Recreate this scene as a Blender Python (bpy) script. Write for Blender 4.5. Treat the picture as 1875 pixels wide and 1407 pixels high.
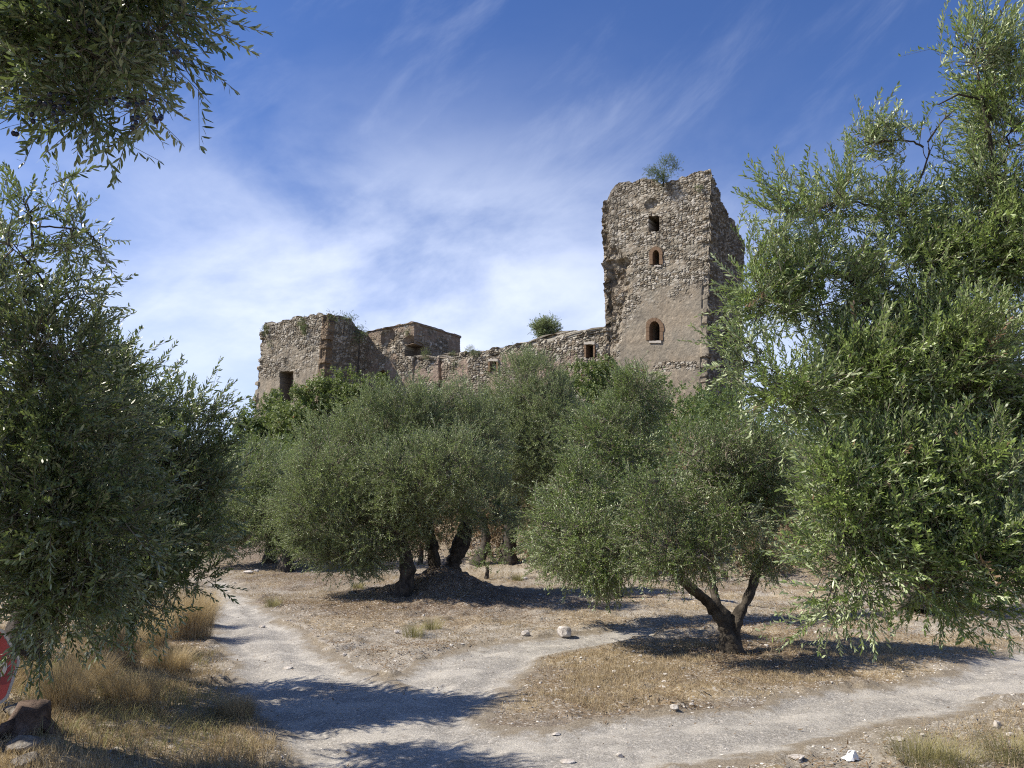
import bpy, math, random
import numpy as np
from mathutils import Vector
R = math.radians
rng = np.random.default_rng(7)
random.seed(7)
scene = bpy.context.scene
for o in list(bpy.data.objects):
    bpy.data.objects.remove(o)
COL = scene.collection

# ------------------------------------------------------------------ camera, sky, sun
CAMZ = 1.6
PITCH = R(10.0)
FPX = 1400.0
cam = bpy.data.cameras.new('camera')
cam.sensor_width = 36.0
cam.lens = FPX / 1875 * 36
cam.clip_end = 6000
cam.clip_start = 0.05
camo = bpy.data.objects.new('camera', cam)
COL.objects.link(camo)
camo.location = (0, 0, CAMZ)
camo.rotation_euler = (R(90) + PITCH, 0, 0)
scene.camera = camo
scene.render.resolution_x = 1024
scene.render.resolution_y = 768

SUN_EL = R(46.0)
SUN_AZ = R(266.0)              # clockwise from +y (view direction); 270 = exactly from the left
SDIR = np.array([math.sin(SUN_AZ) * math.cos(SUN_EL), math.cos(SUN_AZ) * math.cos(SUN_EL), math.sin(SUN_EL)])

scene.view_settings.view_transform = 'Standard'
scene.view_settings.look = 'None'
scene.view_settings.gamma = 1.0
scene.view_settings.exposure = 0.58
scene.render.engine = 'CYCLES'
scene.render.filter_size = 1.1
scene.cycles.filter_width = 1.1
scene.cycles.use_denoising = False

def NN(nt, typ, **kw):
    n = nt.nodes.new(typ)
    for k, v in kw.items():
        if k.startswith('in_'):
            key = k[3:]
            key = int(key) if key.isdigit() else key
            n.inputs[key].default_value = v
        else:
            setattr(n, k, v)
    return n

def math_n(nt, op, a, b=None, c=None, clamp=False):
    n = nt.nodes.new('ShaderNodeMath'); n.operation = op; n.use_clamp = clamp
    for i, v in enumerate((a, b, c)):
        if v is None: continue
        if isinstance(v, (int, float)): n.inputs[i].default_value = v
        else: nt.links.new(v, n.inputs[i])
    return n.outputs[0]

def mix_rgb(nt, fac, a, b, blend='MIX'):
    n = nt.nodes.new('ShaderNodeMix'); n.data_type = 'RGBA'; n.blend_type = blend
    for sock, v in ((n.inputs[0], fac), (n.inputs[6], a), (n.inputs[7], b)):
        if isinstance(v, (int, float)): sock.default_value = v
        elif isinstance(v, tuple): sock.default_value = (v + (1,))[:4]
        else: nt.links.new(v, sock)
    return n.outputs[2]

def smooth(nt, x, a, b):
    n = nt.nodes.new('ShaderNodeMapRange'); n.interpolation_type = 'SMOOTHSTEP'
    n.inputs['From Min'].default_value = a; n.inputs['From Max'].default_value = b
    nt.links.new(x, n.inputs['Value'])
    return n.outputs[0]

world = bpy.data.worlds.new('World')
scene.world = world
world.use_nodes = True
nt = world.node_tree
nt.nodes.clear()
out = NN(nt, 'ShaderNodeOutputWorld'); bg = NN(nt, 'ShaderNodeBackground')
sky = NN(nt, 'ShaderNodeTexSky', sky_type='NISHITA', sun_disc=False, sun_elevation=SUN_EL, sun_rotation=SUN_AZ,
         altitude=300.0, air_density=1.0, dust_density=0.25, ozone_density=2.2)
tc = NN(nt, 'ShaderNodeTexCoord')
sep = NN(nt, 'ShaderNodeSeparateXYZ'); nt.links.new(tc.outputs['Generated'], sep.inputs[0])
X, Y, Z = sep.outputs
az = math_n(nt, 'ARCTAN2', X, Y)                      # 0 = straight ahead, + = right
el = math_n(nt, 'ARCSINE', Z)
def sky_noise(sx, sy, rot, scale, detail, rough, dist, off=0.0):
    ca, sa = math.cos(rot), math.sin(rot)
    u = math_n(nt, 'ADD', math_n(nt, 'MULTIPLY', az, ca * sx), math_n(nt, 'MULTIPLY', el, sa * sx))
    v = math_n(nt, 'ADD', math_n(nt, 'MULTIPLY', az, -sa * sy), math_n(nt, 'MULTIPLY', el, ca * sy))
    c = NN(nt, 'ShaderNodeCombineXYZ'); nt.links.new(u, c.inputs[0]); nt.links.new(v, c.inputs[1]); c.inputs[2].default_value = off
    n = NN(nt, 'ShaderNodeTexNoise'); n.inputs['Scale'].default_value = scale; n.inputs['Detail'].default_value = detail
    n.inputs['Roughness'].default_value = rough; n.inputs['Distortion'].default_value = dist
    nt.links.new(c.outputs[0], n.inputs['Vector'])
    return n.outputs['Fac']
n1 = sky_noise(1.0, 1.9, R(10), 2.9, 11, 0.56, 0.2, 5.1)
n2 = sky_noise(1.0, 3.4, R(35), 3.6, 10, 0.62, 0.4, 8.4)
def gauss(x, c, w):
    d = math_n(nt, 'DIVIDE', math_n(nt, 'SUBTRACT', x, c), w)
    return math_n(nt, 'EXPONENT', math_n(nt, 'MULTIPLY', math_n(nt, 'MULTIPLY', d, d), -1.0))
band = math_n(nt, 'MULTIPLY', gauss(el, R(17), R(9.5)), gauss(az, R(-8), R(25)))
band2 = math_n(nt, 'MULTIPLY', gauss(el, R(8), R(10)), 0.55)
wisp = math_n(nt, 'MULTIPLY', smooth(nt, n2, 0.46, 0.85), 0.16)
m1 = math_n(nt, 'MULTIPLY', band, smooth(nt, n1, 0.28, 0.68))
cl = math_n(nt, 'ADD', math_n(nt, 'MULTIPLY', m1, 0.85), math_n(nt, 'ADD', wisp, band2), clamp=True)
skyc = mix_rgb(nt, 1.0, sky.outputs[0], (0.63, 0.84, 1.28), "MULTIPLY")
colr = mix_rgb(nt, math_n(nt, 'MULTIPLY', cl, 0.92), skyc, (8.6, 9.3, 10.9))
nt.links.new(colr, bg.inputs['Color']); bg.inputs['Strength'].default_value = 0.080
nt.links.new(bg.outputs[0], out.inputs[0])

sun = bpy.data.lights.new('sun', 'SUN'); sun.energy = 5.0; sun.angle = R(0.53); sun.color = (1.0, 0.93, 0.81)
suno = bpy.data.objects.new('sun', sun); COL.objects.link(suno)
suno.rotation_euler = Vector((-SDIR[0], -SDIR[1], -SDIR[2])).to_track_quat('-Z', 'Y').to_euler()
suno.location = (-20, 0, 30)

# ------------------------------------------------------------------ projection helpers (photo pixel <-> world)
CP, SP = math.cos(PITCH), math.sin(PITCH)
def ray(px, py):
    a = px - 937.5; b = 703.5 - py
    return np.array([a, FPX * CP - b * SP, FPX * SP + b * CP])
def at(px, py, Yd):
    d = ray(px, py); t = Yd / d[1]
    return np.array([d[0] * t, Yd, CAMZ + d[2] * t])
def gp(px, py, z=0.0):
    d = ray(px, py); t = (z - CAMZ) / d[2]
    return np.array([d[0] * t, d[1] * t])
def on_plane(px, py, P0, n):
    d = ray(px, py); O = np.array([0, 0, CAMZ])
    t = ((P0 - O[:2]) @ n) / (d[:2] @ n)
    return O + d * t
def project(P):
    x, y, z = P[..., 0], P[..., 1], P[..., 2] - CAMZ
    f = y * CP + z * SP; u = -y * SP + z * CP
    f = np.maximum(f, 1e-3)
    return 937.5 + FPX * x / f, 703.5 - FPX * u / f

# ------------------------------------------------------------------ noise in numpy
def hsh(ix, iy, k=0):
    h = (ix.astype(np.int64) * 374761393 + iy.astype(np.int64) * 668265263 + k * 2147483647 + 12345) & 0xFFFFFFFF
    h = ((h ^ (h >> 13)) * 1274126177) & 0xFFFFFFFF
    h = ((h ^ (h >> 16)) * 2246822519) & 0xFFFFFFFF
    return ((h ^ (h >> 13)) & 0xFFFFFF) / float(0x1000000)
def vnoise(x, y, k=0):
    ix = np.floor(x); iy = np.floor(y); fx = x - ix; fy = y - iy
    fx = fx * fx * (3 - 2 * fx); fy = fy * fy * (3 - 2 * fy)
    a = hsh(ix, iy, k); b = hsh(ix + 1, iy, k); c = hsh(ix, iy + 1, k); d = hsh(ix + 1, iy + 1, k)
    return (a * (1 - fx) + b * fx) * (1 - fy) + (c * (1 - fx) + d * fx) * fy
def fbm(x, y, k=0, oct=4):
    s = 0; a = 0.5; t = 0
    for i in range(oct):
        s = s + a * vnoise(x * 2 ** i + 17.3 * i, y * 2 ** i + 9.1 * i, k + i); t += a; a *= 0.5
    return s / t
def sstep(x, a, b):
    t = np.clip((x - a) / (b - a), 0, 1); return t * t * (3 - 2 * t)
def voro(x, y, k=0):
    ix = np.floor(x); iy = np.floor(y)
    f1 = np.full(x.shape, 9.0); f2 = np.full(x.shape, 9.0); cid = np.zeros(x.shape)
    for dx in (-1, 0, 1):
        for dy in (-1, 0, 1):
            cx = ix + dx; cy = iy + dy
            qx = cx + 0.1 + 0.8 * hsh(cx, cy, k + 1); qy = cy + 0.26 + 0.48 * hsh(cx, cy, k + 2)
            d = np.sqrt((x - qx) ** 2 + (y - qy) ** 2)
            h = hsh(cx, cy, k + 3)
            closer = d < f1
            f2 = np.where(closer, f1, np.minimum(f2, d)); cid = np.where(closer, h, cid); f1 = np.where(closer, d, f1)
    return f1, f2, cid

# ------------------------------------------------------------------ mesh helpers
def raw_mesh(name, verts, loops, sizes, mats, midx=None, attrs=None, smooth_sh=False):
    me = bpy.data.meshes.new(name)
    verts = np.ascontiguousarray(verts, dtype=np.float32)
    loops = np.ascontiguousarray(loops, dtype=np.int32); sizes = np.ascontiguousarray(sizes, dtype=np.int32)
    me.vertices.add(len(verts)); me.vertices.foreach_set('co', verts.ravel())
    me.loops.add(len(loops)); me.loops.foreach_set('vertex_index', loops)
    me.polygons.add(len(sizes))
    st = np.zeros(len(sizes), dtype=np.int32); st[1:] = np.cumsum(sizes)[:-1]
    me.polygons.foreach_set('loop_start', st)
    try: me.polygons.foreach_set('loop_total', sizes)
    except Exception: pass
    for m in mats: me.materials.append(m)
    if midx is not None: me.polygons.foreach_set('material_index', np.ascontiguousarray(midx, dtype=np.int32))
    me.polygons.foreach_set('use_smooth', np.full(len(sizes), smooth_sh, dtype=bool))
    me.update(calc_edges=True)
    if attrs:
        for k, v in attrs.items():
            v = np.asarray(v, dtype=np.float32)
            if v.ndim == 1:
                a = me.attributes.new(k, 'FLOAT', 'POINT'); a.data.foreach_set('value', v)
            else:
                a = me.attributes.new(k, 'FLOAT_COLOR', 'POINT')
                if v.shape[1] == 3: v = np.concatenate([v, np.ones((len(v), 1), np.float32)], 1)
                a.data.foreach_set('color', np.ascontiguousarray(v, dtype=np.float32).ravel())
    return me
def link(name, me, parent=None, **props):
    o = bpy.data.objects.new(name, me); COL.objects.link(o)
    if parent is not None: o.parent = parent
    for k, v in props.items(): o[k] = v
    return o
def empty(name, loc, **props):
    o = bpy.data.objects.new(name, None); COL.objects.link(o); o.location = tuple(float(v) for v in loc)
    o.empty_display_size = 0.2
    for k, v in props.items(): o[k] = v
    return o

class Geo:
    """Accumulates polygons in world space."""
    def __init__(s): s.v = []; s.l = []; s.n = []; s.m = []; s.c = 0
    def add(s, verts, faces, mat=0):
        s.v.append(np.asarray(verts, dtype=float).reshape(-1, 3))
        for f in faces:
            s.l.extend([i + s.c for i in f]); s.n.append(len(f)); s.m.append(mat)
        s.c += len(s.v[-1])
    def build(s, name, mats, parent=None, origin=(0, 0, 0), smooth_sh=False, attrs=None, **props):
        v = np.concatenate(s.v) - np.asarray(origin, dtype=float)
        me = raw_mesh(name, v, s.l, s.n, mats, s.m, attrs, smooth_sh)
        return link(name, me, parent, **props)

def tube(g, pts, rad, seg=8, mat=0, knob=0.0, cap=True):
    pts = np.asarray(pts, float); n = len(pts)
    rad = np.asarray(rad, float) * np.ones(n)
    tan = np.gradient(pts, axis=0); tan /= np.linalg.norm(tan, axis=1)[:, None] + 1e-9
    ref = np.array([0.31, 0.9, 0.2]) if abs(tan[0, 2]) > 0.7 else np.array([0, 0, 1.0])
    vs = []
    ang = np.arange(seg) / seg * 2 * math.pi
    for i in range(n):
        a = np.cross(tan[i], ref); a /= np.linalg.norm(a) + 1e-9; b = np.cross(tan[i], a)
        r = rad[i] * (1 + knob * (0.6 * np.sin(ang * 3 + i * 0.35) + 0.5 * rng.normal(size=seg) * 0.5))
        vs.append(pts[i] + (np.cos(ang) * r)[:, None] * a + (np.sin(ang) * r)[:, None] * b)
    fs = []
    for i in range(n - 1):
        for j in range(seg):
            k = (j + 1) % seg
            fs.append((i * seg + j, i * seg + k, (i + 1) * seg + k, (i + 1) * seg + j))
    if cap: fs.append(tuple((n - 1) * seg + j for j in range(seg)))
    g.add(np.concatenate(vs), fs, mat)
def curve_pts(p0, p1, bend, n=6, jitter=0.0):
    p0 = np.asarray(p0, float); p1 = np.asarray(p1, float); t = np.linspace(0, 1, n)[:, None]
    mid = (p0 + p1) / 2 + np.asarray(bend, float)
    p = (1 - t) ** 2 * p0 + 2 * t * (1 - t) * mid + t ** 2 * p1
    if jitter:
        j = rng.normal(size=p.shape) * jitter; j[0] = 0; j[-1] = 0; p = p + j
    return p

# ------------------------------------------------------------------ materials
def new_mat(name):
    m = bpy.data.materials.new(name); m.use_nodes = True
    nt = m.node_tree; b = nt.nodes['Principled BSDF']
    b.inputs['Roughness'].default_value = 0.9; b.inputs['Specular IOR Level'].default_value = 0.25
    return m, nt, b
def attr(nt, name, out='Fac'):
    n = nt.nodes.new('ShaderNodeAttribute'); n.attribute_name = name; return n.outputs[out]
def tex_noise(nt, scale, detail=6, rough=0.6, coord='Object', dist=0.0, vec=None):
    tc = nt.nodes.new('ShaderNodeTexCoord')
    n = nt.nodes.new('ShaderNodeTexNoise'); n.inputs['Scale'].default_value = scale; n.inputs['Detail'].default_value = detail
    n.inputs['Roughness'].default_value = rough; n.inputs['Distortion'].default_value = dist
    nt.links.new(vec or tc.outputs[coord], n.inputs['Vector'])
    return n.outputs['Fac']
def bump(nt, b, h, strength=0.5, dist=0.02):
    n = nt.nodes.new('ShaderNodeBump'); n.inputs['Strength'].default_value = strength; n.inputs['Distance'].default_value = dist
    nt.links.new(h, n.inputs['Height']); nt.links.new(n.outputs[0], b.inputs['Normal'])

def leaf_mat(name, dark, light, under, trans=(0.30, 0.40, 0.10), tfac=0.20, rough=0.42, spec=0.45, dead=None):
    m, nt, b = new_mat(name)
    t = attr(nt, 'tint')
    top = mix_rgb(nt, t, dark, light)
    if dead: top = mix_rgb(nt, smooth(nt, t, 0.975, 0.985), top, dead)
    geo = nt.nodes.new('ShaderNodeNewGeometry')
    und = mix_rgb(nt, t, tuple(c * 0.8 for c in under), tuple(c * 1.2 for c in under))
    c = mix_rgb(nt, geo.outputs['Backfacing'], top, und)
    nt.links.new(c, b.inputs['Base Color'])
    b.inputs['Roughness'].default_value = rough; b.inputs['Specular IOR Level'].default_value = spec
    tr = nt.nodes.new('ShaderNodeBsdfTranslucent'); tr.inputs['Color'].default_value = trans + (1,)
    ms = nt.nodes.new('ShaderNodeMixShader'); ms.inputs[0].default_value = tfac
    outn = nt.nodes['Material Output']
    nt.links.new(b.outputs[0], ms.inputs[1]); nt.links.new(tr.outputs[0], ms.inputs[2]); nt.links.new(ms.outputs[0], outn.inputs[0])
    return m
M = {}
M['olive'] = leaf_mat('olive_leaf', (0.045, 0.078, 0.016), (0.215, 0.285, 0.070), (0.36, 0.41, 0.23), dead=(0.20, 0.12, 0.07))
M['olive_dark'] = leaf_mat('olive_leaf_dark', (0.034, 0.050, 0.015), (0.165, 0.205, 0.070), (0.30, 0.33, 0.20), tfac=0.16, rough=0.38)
M['olive_far'] = leaf_mat('olive_leaf_far', (0.045, 0.068, 0.020), (0.275, 0.330, 0.125), (0.34, 0.38, 0.23), rough=0.5)
M['shrub'] = leaf_mat('shrub_leaf', (0.050, 0.090, 0.022), (0.110, 0.155, 0.035), (0.12, 0.16, 0.06), rough=0.5)
M['shrub_yellow'] = leaf_mat('shrub_leaf_yellow', (0.075, 0.110, 0.022), (0.160, 0.185, 0.045), (0.14, 0.17, 0.06), rough=0.55, dead=(0.25, 0.10, 0.04))
M['dry_leaf'] = leaf_mat('dry_leaf', (0.12, 0.080, 0.048), (0.30, 0.215, 0.13), (0.22, 0.16, 0.10), trans=(0.3, 0.18, 0.08), rough=0.8, spec=0.15)
M['straw'] = leaf_mat('straw', (0.23, 0.175, 0.105), (0.52, 0.425, 0.275), (0.44, 0.355, 0.22), trans=(0.5, 0.38, 0.18), tfac=0.25, rough=0.7, spec=0.2)
M['straw_green'] = leaf_mat('straw_green', (0.12, 0.12, 0.05), (0.30, 0.27, 0.13), (0.28, 0.25, 0.12), trans=(0.4, 0.38, 0.15), tfac=0.25, rough=0.7, spec=0.2)

def bark(name, c1, c2):
    m, nt, b = new_mat(name)
    n = tex_noise(nt, 9, 8, 0.65); n2 = tex_noise(nt, 45, 5, 0.6)
    c = mix_rgb(nt, smooth(nt, n, 0.35, 0.65), c1, c2)
    nt.links.new(c, b.inputs['Base Color'])
    h = math_n(nt, 'ADD', n, math_n(nt, 'MULTIPLY', n2, 0.5))
    bump(nt, b, h, 0.9, 0.03)
    return m
M['bark'] = bark('olive_bark', (0.030, 0.025, 0.020), (0.090, 0.076, 0.060))
M['twig'] = bark('twig_bark', (0.12, 0.10, 0.075), (0.22, 0.19, 0.15))

# stone from baked per-stone colour
m, nt, b = new_mat('rubble_masonry')
c = attr(nt, 'stone', 'Color')
n = tex_noise(nt, 3.2, 8, 0.7); n2 = tex_noise(nt, 0.35, 5, 0.6)
k = math_n(nt, 'ADD', math_n(nt, 'MULTIPLY', n, 0.9), 0.55)
g1 = nt.nodes.new('ShaderNodeCombineColor')
for i in range(3): nt.links.new(k, g1.inputs[i])
c2 = mix_rgb(nt, 1.0, c, g1.outputs[0], 'MULTIPLY')
mp = nt.nodes.new('ShaderNodeMapping'); mp.inputs['Scale'].default_value = (1.6, 1.6, 0.12)
tco = nt.nodes.new('ShaderNodeTexCoord'); nt.links.new(tco.outputs['Object'], mp.inputs['Vector'])
streak = tex_noise(nt, 1.0, 6, 0.6, vec=mp.outputs[0])
c3 = mix_rgb(nt, math_n(nt, 'MULTIPLY', smooth(nt, n2, 0.50, 0.70), 0.38), c2, (0.10, 0.083, 0.066))
c3 = mix_rgb(nt, math_n(nt, 'MULTIPLY', smooth(nt, streak, 0.54, 0.72), 0.35), c3, (0.095, 0.08, 0.066))
nt.links.new(c3, b.inputs['Base Color'])
bump(nt, b, tex_noise(nt, 9, 6, 0.7), 0.8, 0.06)
M['masonry'] = m

m, nt, b = new_mat('window_stone')
n = tex_noise(nt, 4, 8, 0.7)
nt.links.new(mix_rgb(nt, n, (0.11, 0.068, 0.040), (0.22, 0.145, 0.092)), b.inputs['Base Color']); bump(nt, b, n, 0.6, 0.05)
M['surround'] = m
m, nt, b = new_mat('pale_lintel_stone')
n = tex_noise(nt, 5, 8, 0.7)
nt.links.new(mix_rgb(nt, n, (0.28, 0.24, 0.20), (0.52, 0.48, 0.42)), b.inputs['Base Color']); bump(nt, b, n, 0.6, 0.05)
M['lintel'] = m

m, nt, b = new_mat('limestone')
n = tex_noise(nt, 14, 9, 0.7)
nt.links.new(mix_rgb(nt, smooth(nt, n, 0.3, 0.7), (0.30, 0.26, 0.22), (0.62, 0.58, 0.53)), b.inputs['Base Color']); bump(nt, b, n, 0.8, 0.02)
M['limestone'] = m
m, nt, b = new_mat('pebble')
t = attr(nt, 'tint')
nt.links.new(mix_rgb(nt, t, (0.17, 0.145, 0.12), (0.68, 0.64, 0.58)), b.inputs['Base Color'])
M['pebble'] = m

def speck(nt, scale, coord):
    v = nt.nodes.new('ShaderNodeTexVoronoi'); v.inputs['Scale'].default_value = scale; v.inputs['Randomness'].default_value = 1.0
    nt.links.new(coord, v.inputs['Vector'])
    s = nt.nodes.new('ShaderNodeSeparateColor'); nt.links.new(v.outputs['Color'], s.inputs[0])
    return s.outputs[0], v.outputs['Distance']
m, nt, b = new_mat('dry_ground')
tc = nt.nodes.new('ShaderNodeTexCoord'); O = tc.outputs['Object']
n = tex_noise(nt, 1.1, 8, 0.65); nf = tex_noise(nt, 26, 6, 0.75); nm = tex_noise(nt, 6, 7, 0.7)
s1, d1 = speck(nt, 55, O); s2, d2 = speck(nt, 22, O)
soil = mix_rgb(nt, smooth(nt, nf, 0.3, 0.7), (0.155, 0.125, 0.088), (0.35, 0.298, 0.225))
soil = mix_rgb(nt, math_n(nt, 'MULTIPLY', smooth(nt, n, 0.42, 0.62), 0.7), soil, (0.40, 0.362, 0.305))
straw = mix_rgb(nt, smooth(nt, nf, 0.3, 0.7), (0.20, 0.145, 0.080), (0.44, 0.345, 0.205))
c = mix_rgb(nt, math_n(nt, 'MULTIPLY', attr(nt, 'straw'), smooth(nt, nm, 0.25, 0.6)), soil, straw)
litter_shade = mix_rgb(nt, smooth(nt, nf, 0.35, 0.7), (0.070, 0.047, 0.031), (0.22, 0.155, 0.100))
c = mix_rgb(nt, math_n(nt, 'MULTIPLY', attr(nt, 'litter'), smooth(nt, nm, 0.25, 0.55)), c, litter_shade)
c = mix_rgb(nt, math_n(nt, 'MULTIPLY', smooth(nt, s1, 0.80, 0.86), smooth(nt, nm, 0.35, 0.6)), c, (0.50, 0.46, 0.40))
c = mix_rgb(nt, math_n(nt, 'MULTIPLY', attr(nt, 'hill'), 0.8), c, mix_rgb(nt, nm, (0.10, 0.075, 0.035), (0.24, 0.17, 0.09)))
nt.links.new(c, b.inputs['Base Color'])
bump(nt, b, math_n(nt, 'ADD', math_n(nt, 'MULTIPLY', nf, 1.0), math_n(nt, 'MULTIPLY', s2, 0.25)), 0.9, 0.03)
M['ground'] = m
m, nt, b = new_mat('gravel_path')
tc = nt.nodes.new('ShaderNodeTexCoord'); O = tc.outputs['Object']
s1, d1 = speck(nt, 85, O); s2, d2 = speck(nt, 48, O)
n = tex_noise(nt, 1.6, 8, 0.65); nm = tex_noise(nt, 7, 8, 0.75); nf = tex_noise(nt, 60, 5, 0.8)
g = mix_rgb(nt, s1, (0.19, 0.174, 0.150), (0.48, 0.450, 0.400))
g = mix_rgb(nt, 0.35, g, mix_rgb(nt, nf, (0.12, 0.107, 0.09), (0.52, 0.485, 0.43)))
g = mix_rgb(nt, math_n(nt, 'MULTIPLY', smooth(nt, n, 0.46, 0.60), 0.5), g, (0.56, 0.52, 0.45))
g = mix_rgb(nt, math_n(nt, 'MULTIPLY', smooth(nt, s2, 0.90, 0.95), 0.6), g, (0.60, 0.55, 0.48))
g = mix_rgb(nt, math_n(nt, 'MULTIPLY', smooth(nt, nm, 0.55, 0.72), 0.6), g, (0.17, 0.13, 0.095))
e = attr(nt, 'edge')
soil = mix_rgb(nt, smooth(nt, nf, 0.3, 0.7), (0.155, 0.125, 0.088), (0.35, 0.298, 0.225))
g = mix_rgb(nt, smooth(nt, math_n(nt, 'ADD', e, math_n(nt, 'MULTIPLY', math_n(nt, 'SUBTRACT', nm, 0.5), 1.6)), 0.75, 0.3), g, soil)
nt.links.new(g, b.inputs['Base Color'])
bump(nt, b, math_n(nt, 'ADD', math_n(nt, 'MULTIPLY', nf, 0.8), math_n(nt, 'MULTIPLY', s1, 0.5)), 0.8, 0.02)
M['path'] = m
def flat(name, col, rough=0.6, spec=0.4, noise=0.15):
    m, nt, b = new_mat(name)
    n = tex_noise(nt, 12, 6, 0.6)
    nt.links.new(mix_rgb(nt, n, tuple(c * (1 - noise) for c in col), tuple(min(1, c * (1 + noise)) for c in col)), b.inputs['Base Color'])
    b.inputs['Roughness'].default_value = rough; b.inputs['Specular IOR Level'].default_value = spec
    return m
M['red'] = flat('sign_red', (0.33, 0.035, 0.025), 0.45, 0.5, 0.35)
M['white'] = flat('sign_white', (0.46, 0.44, 0.41), 0.5, 0.4)
M['metal'] = flat('galvanised_metal', (0.30, 0.30, 0.29), 0.5)
M['plastic'] = flat('white_plastic', (0.80, 0.80, 0.80), 0.4, 0.5, 0.05)
M['fruit'] = flat('black_olive', (0.012, 0.010, 0.016), 0.3, 0.5)
M['rubble'] = bark('dull_rubble_stone', (0.10, 0.085, 0.07), (0.30, 0.27, 0.23))
M['stump'] = bark('stump_bark', (0.06, 0.04, 0.03), (0.17, 0.12, 0.09))

# ------------------------------------------------------------------ terrain
def seg_dist(x, y, poly):
    d = np.full(x.shape, 1e9); inside = np.zeros(x.shape, bool)
    n = len(poly)
    for i in range(n):
        ax, ay = poly[i]; bx, by = poly[(i + 1) % n]
        dx, dy = bx - ax, by - ay
        t = np.clip(((x - ax) * dx + (y - ay) * dy) / (dx * dx + dy * dy + 1e-12), 0, 1)
        d = np.minimum(d, np.hypot(x - ax - t * dx, y - ay - t * dy))
        cond = ((ay > y) != (by > y))
        xi = (bx - ax) * (y - ay) / (by - ay + 1e-12) + ax
        inside ^= cond & (x < xi)
    return np.where(inside, d, -d)
PATHS = [
 [(374,1062),(418,1060),(450,1092),(520,1128),(560,1165),(630,1202),(720,1240),(790,1268),(860,1290),(905,1335),(880,1407),(860,1700),(470,1700),(520,1407),(480,1330),(425,1255),(400,1190),(384,1130),(378,1095)],
 [(700,1250),(765,1208),(860,1182),(960,1166),(1060,1158),(1200,1146),(1210,1166),(1085,1184),(995,1205),(962,1235),(950,1262),(880,1300),(780,1300)],
 [(800,1290),(880,1325),(950,1338),(1100,1324),(1300,1300),(1420,1278),(1640,1243),(1875,1190),(2200,1140),(2500,1150),(2400,1230),(1875,1282),(1750,1312),(1600,1345),(1450,1378),(1250,1425),(1100,1560),(1000,1700),(800,1700)],
]
PATHS = [[tuple(gp(*p)) for p in P] for P in PATHS]

ISLAND = [tuple(gp(*p)) for p in [(955,1250),(1000,1210),(1090,1190),(1250,1172),(1420,1160),(1600,1170),(1900,1165),(1640,1240),(1420,1272),(1300,1292),(1100,1312),(960,1300)]]
VERGE = [tuple(gp(*p)) for p in [(378,1085),(384,1130),(400,1190),(425,1255),(480,1330),(520,1407),(500,1700),(-1200,1700),(-1200,1085)]]
MB = gp(815, 1082)
def path_sd(x, y):
    return np.max([seg_dist(x, y, P) for P in PATHS], axis=0)
def height(x, y):
    h = 0.10 * (fbm(x * 0.25, y * 0.25, 3) - 0.5) + 0.02 * (fbm(x * 1.7, y * 1.7, 5) - 0.5)
    # root mound under the old three-stemmed olive
    dx = (x - MB[0]); dy = (y - MB[1] + 0.9)
    h = h + 0.46 * np.exp(-((dx / 0.95) ** 2 + (dy / 1.1) ** 2)) + 0.06 * np.exp(-((dx / 2.6) ** 2 + (dy / 2.0) ** 2))
    mq = np.exp(-((dx / 2.0) ** 2 + (dy / 1.7) ** 2))
    h = h + 0.16 * (fbm(x * 3.1, y * 3.1, 7, 3) - 0.5) * mq + 0.10 * (fbm(x * 8, y * 8, 8, 3) - 0.5) * mq
    # verge bank at left
    h = h + 0.22 * sstep(seg_dist(x, y, VERGE), 0.1, 1.6) * sstep(y, 14, 9)
    # castle hill
    along = x * 0.829 - y * 0.559; perp = x * 0.559 + y * 0.829        # perp grows away from the viewer
    hill = sstep(perp, 17, 40) * sstep(along, -62, -48) * (1 - 0.8 * sstep(along, -14, 8))
    far = 1 - sstep(np.hypot(x, y), 140, 300) * 0.6
    h = h + hill * 5.2 * far + 1.0 * sstep(y, 20, 34) * sstep(x, -30, -12)
    h = h + 0.9 * (fbm(x * 0.09, y * 0.09, 9) - 0.5) * sstep(y, 22, 40)
    return h
def axis(lo, hi, step, far_lo, far_hi, grow=1.16):
    a = list(np.arange(lo, hi, step)); s = step; v = a[-1]
    while v < far_hi: s *= grow; v += s; a.append(v)
    s = step; v = lo; pre = []
    while v > far_lo: s *= grow; v -= s; pre.append(v)
    return np.array(pre[::-1] + a)
gx = axis(-6.5, 9.0, 0.045, -1500, 1500); gy = axis(4.6, 15.5, 0.045, -60, 2500, 1.12)
GX, GY = np.meshgrid(gx, gy)
nx, ny = len(gx), len(gy)
sd = np.full(GX.shape, -99.0)
near = (np.abs(GX) < 40) & (GY > -10) & (GY < 60)
sd[near] = path_sd(GX[near], GY[near])
sdn = sd + 0.08 + 0.55 * (fbm(GX * 1.1, GY * 1.1, 21) - 0.5) + 0.16 * (fbm(GX * 6, GY * 6, 22) - 0.5)
GZ = height(GX, GY)
GZ = GZ - 0.02 * sstep(sdn, -0.3, 0.5) * near
rough = (fbm(GX * 9, GY * 9, 31, 3) - 0.5) * 0.05 + (hsh(np.arange(nx)[None, :] + 0 * GX, np.arange(ny)[:, None] + 0 * GX, 5) - 0.5) * 0.008
GZ = GZ + rough * near * (1 - 0.65 * sstep(sdn, -0.2, 0.2))
isl = seg_dist(GX, GY, ISLAND); vg = seg_dist(GX, GY, VERGE)
nz = fbm(GX * 0.8, GY * 0.8, 41)
straw = np.clip(sstep(isl + (nz - 0.5) * 0.8, -0.35, 0.25) + sstep(vg, -0.1, 0.5) + 0.75 * sstep(nz, 0.50, 0.62) * (sdn < 0), 0, 1)
AB = gp(1340, 1195)
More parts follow.
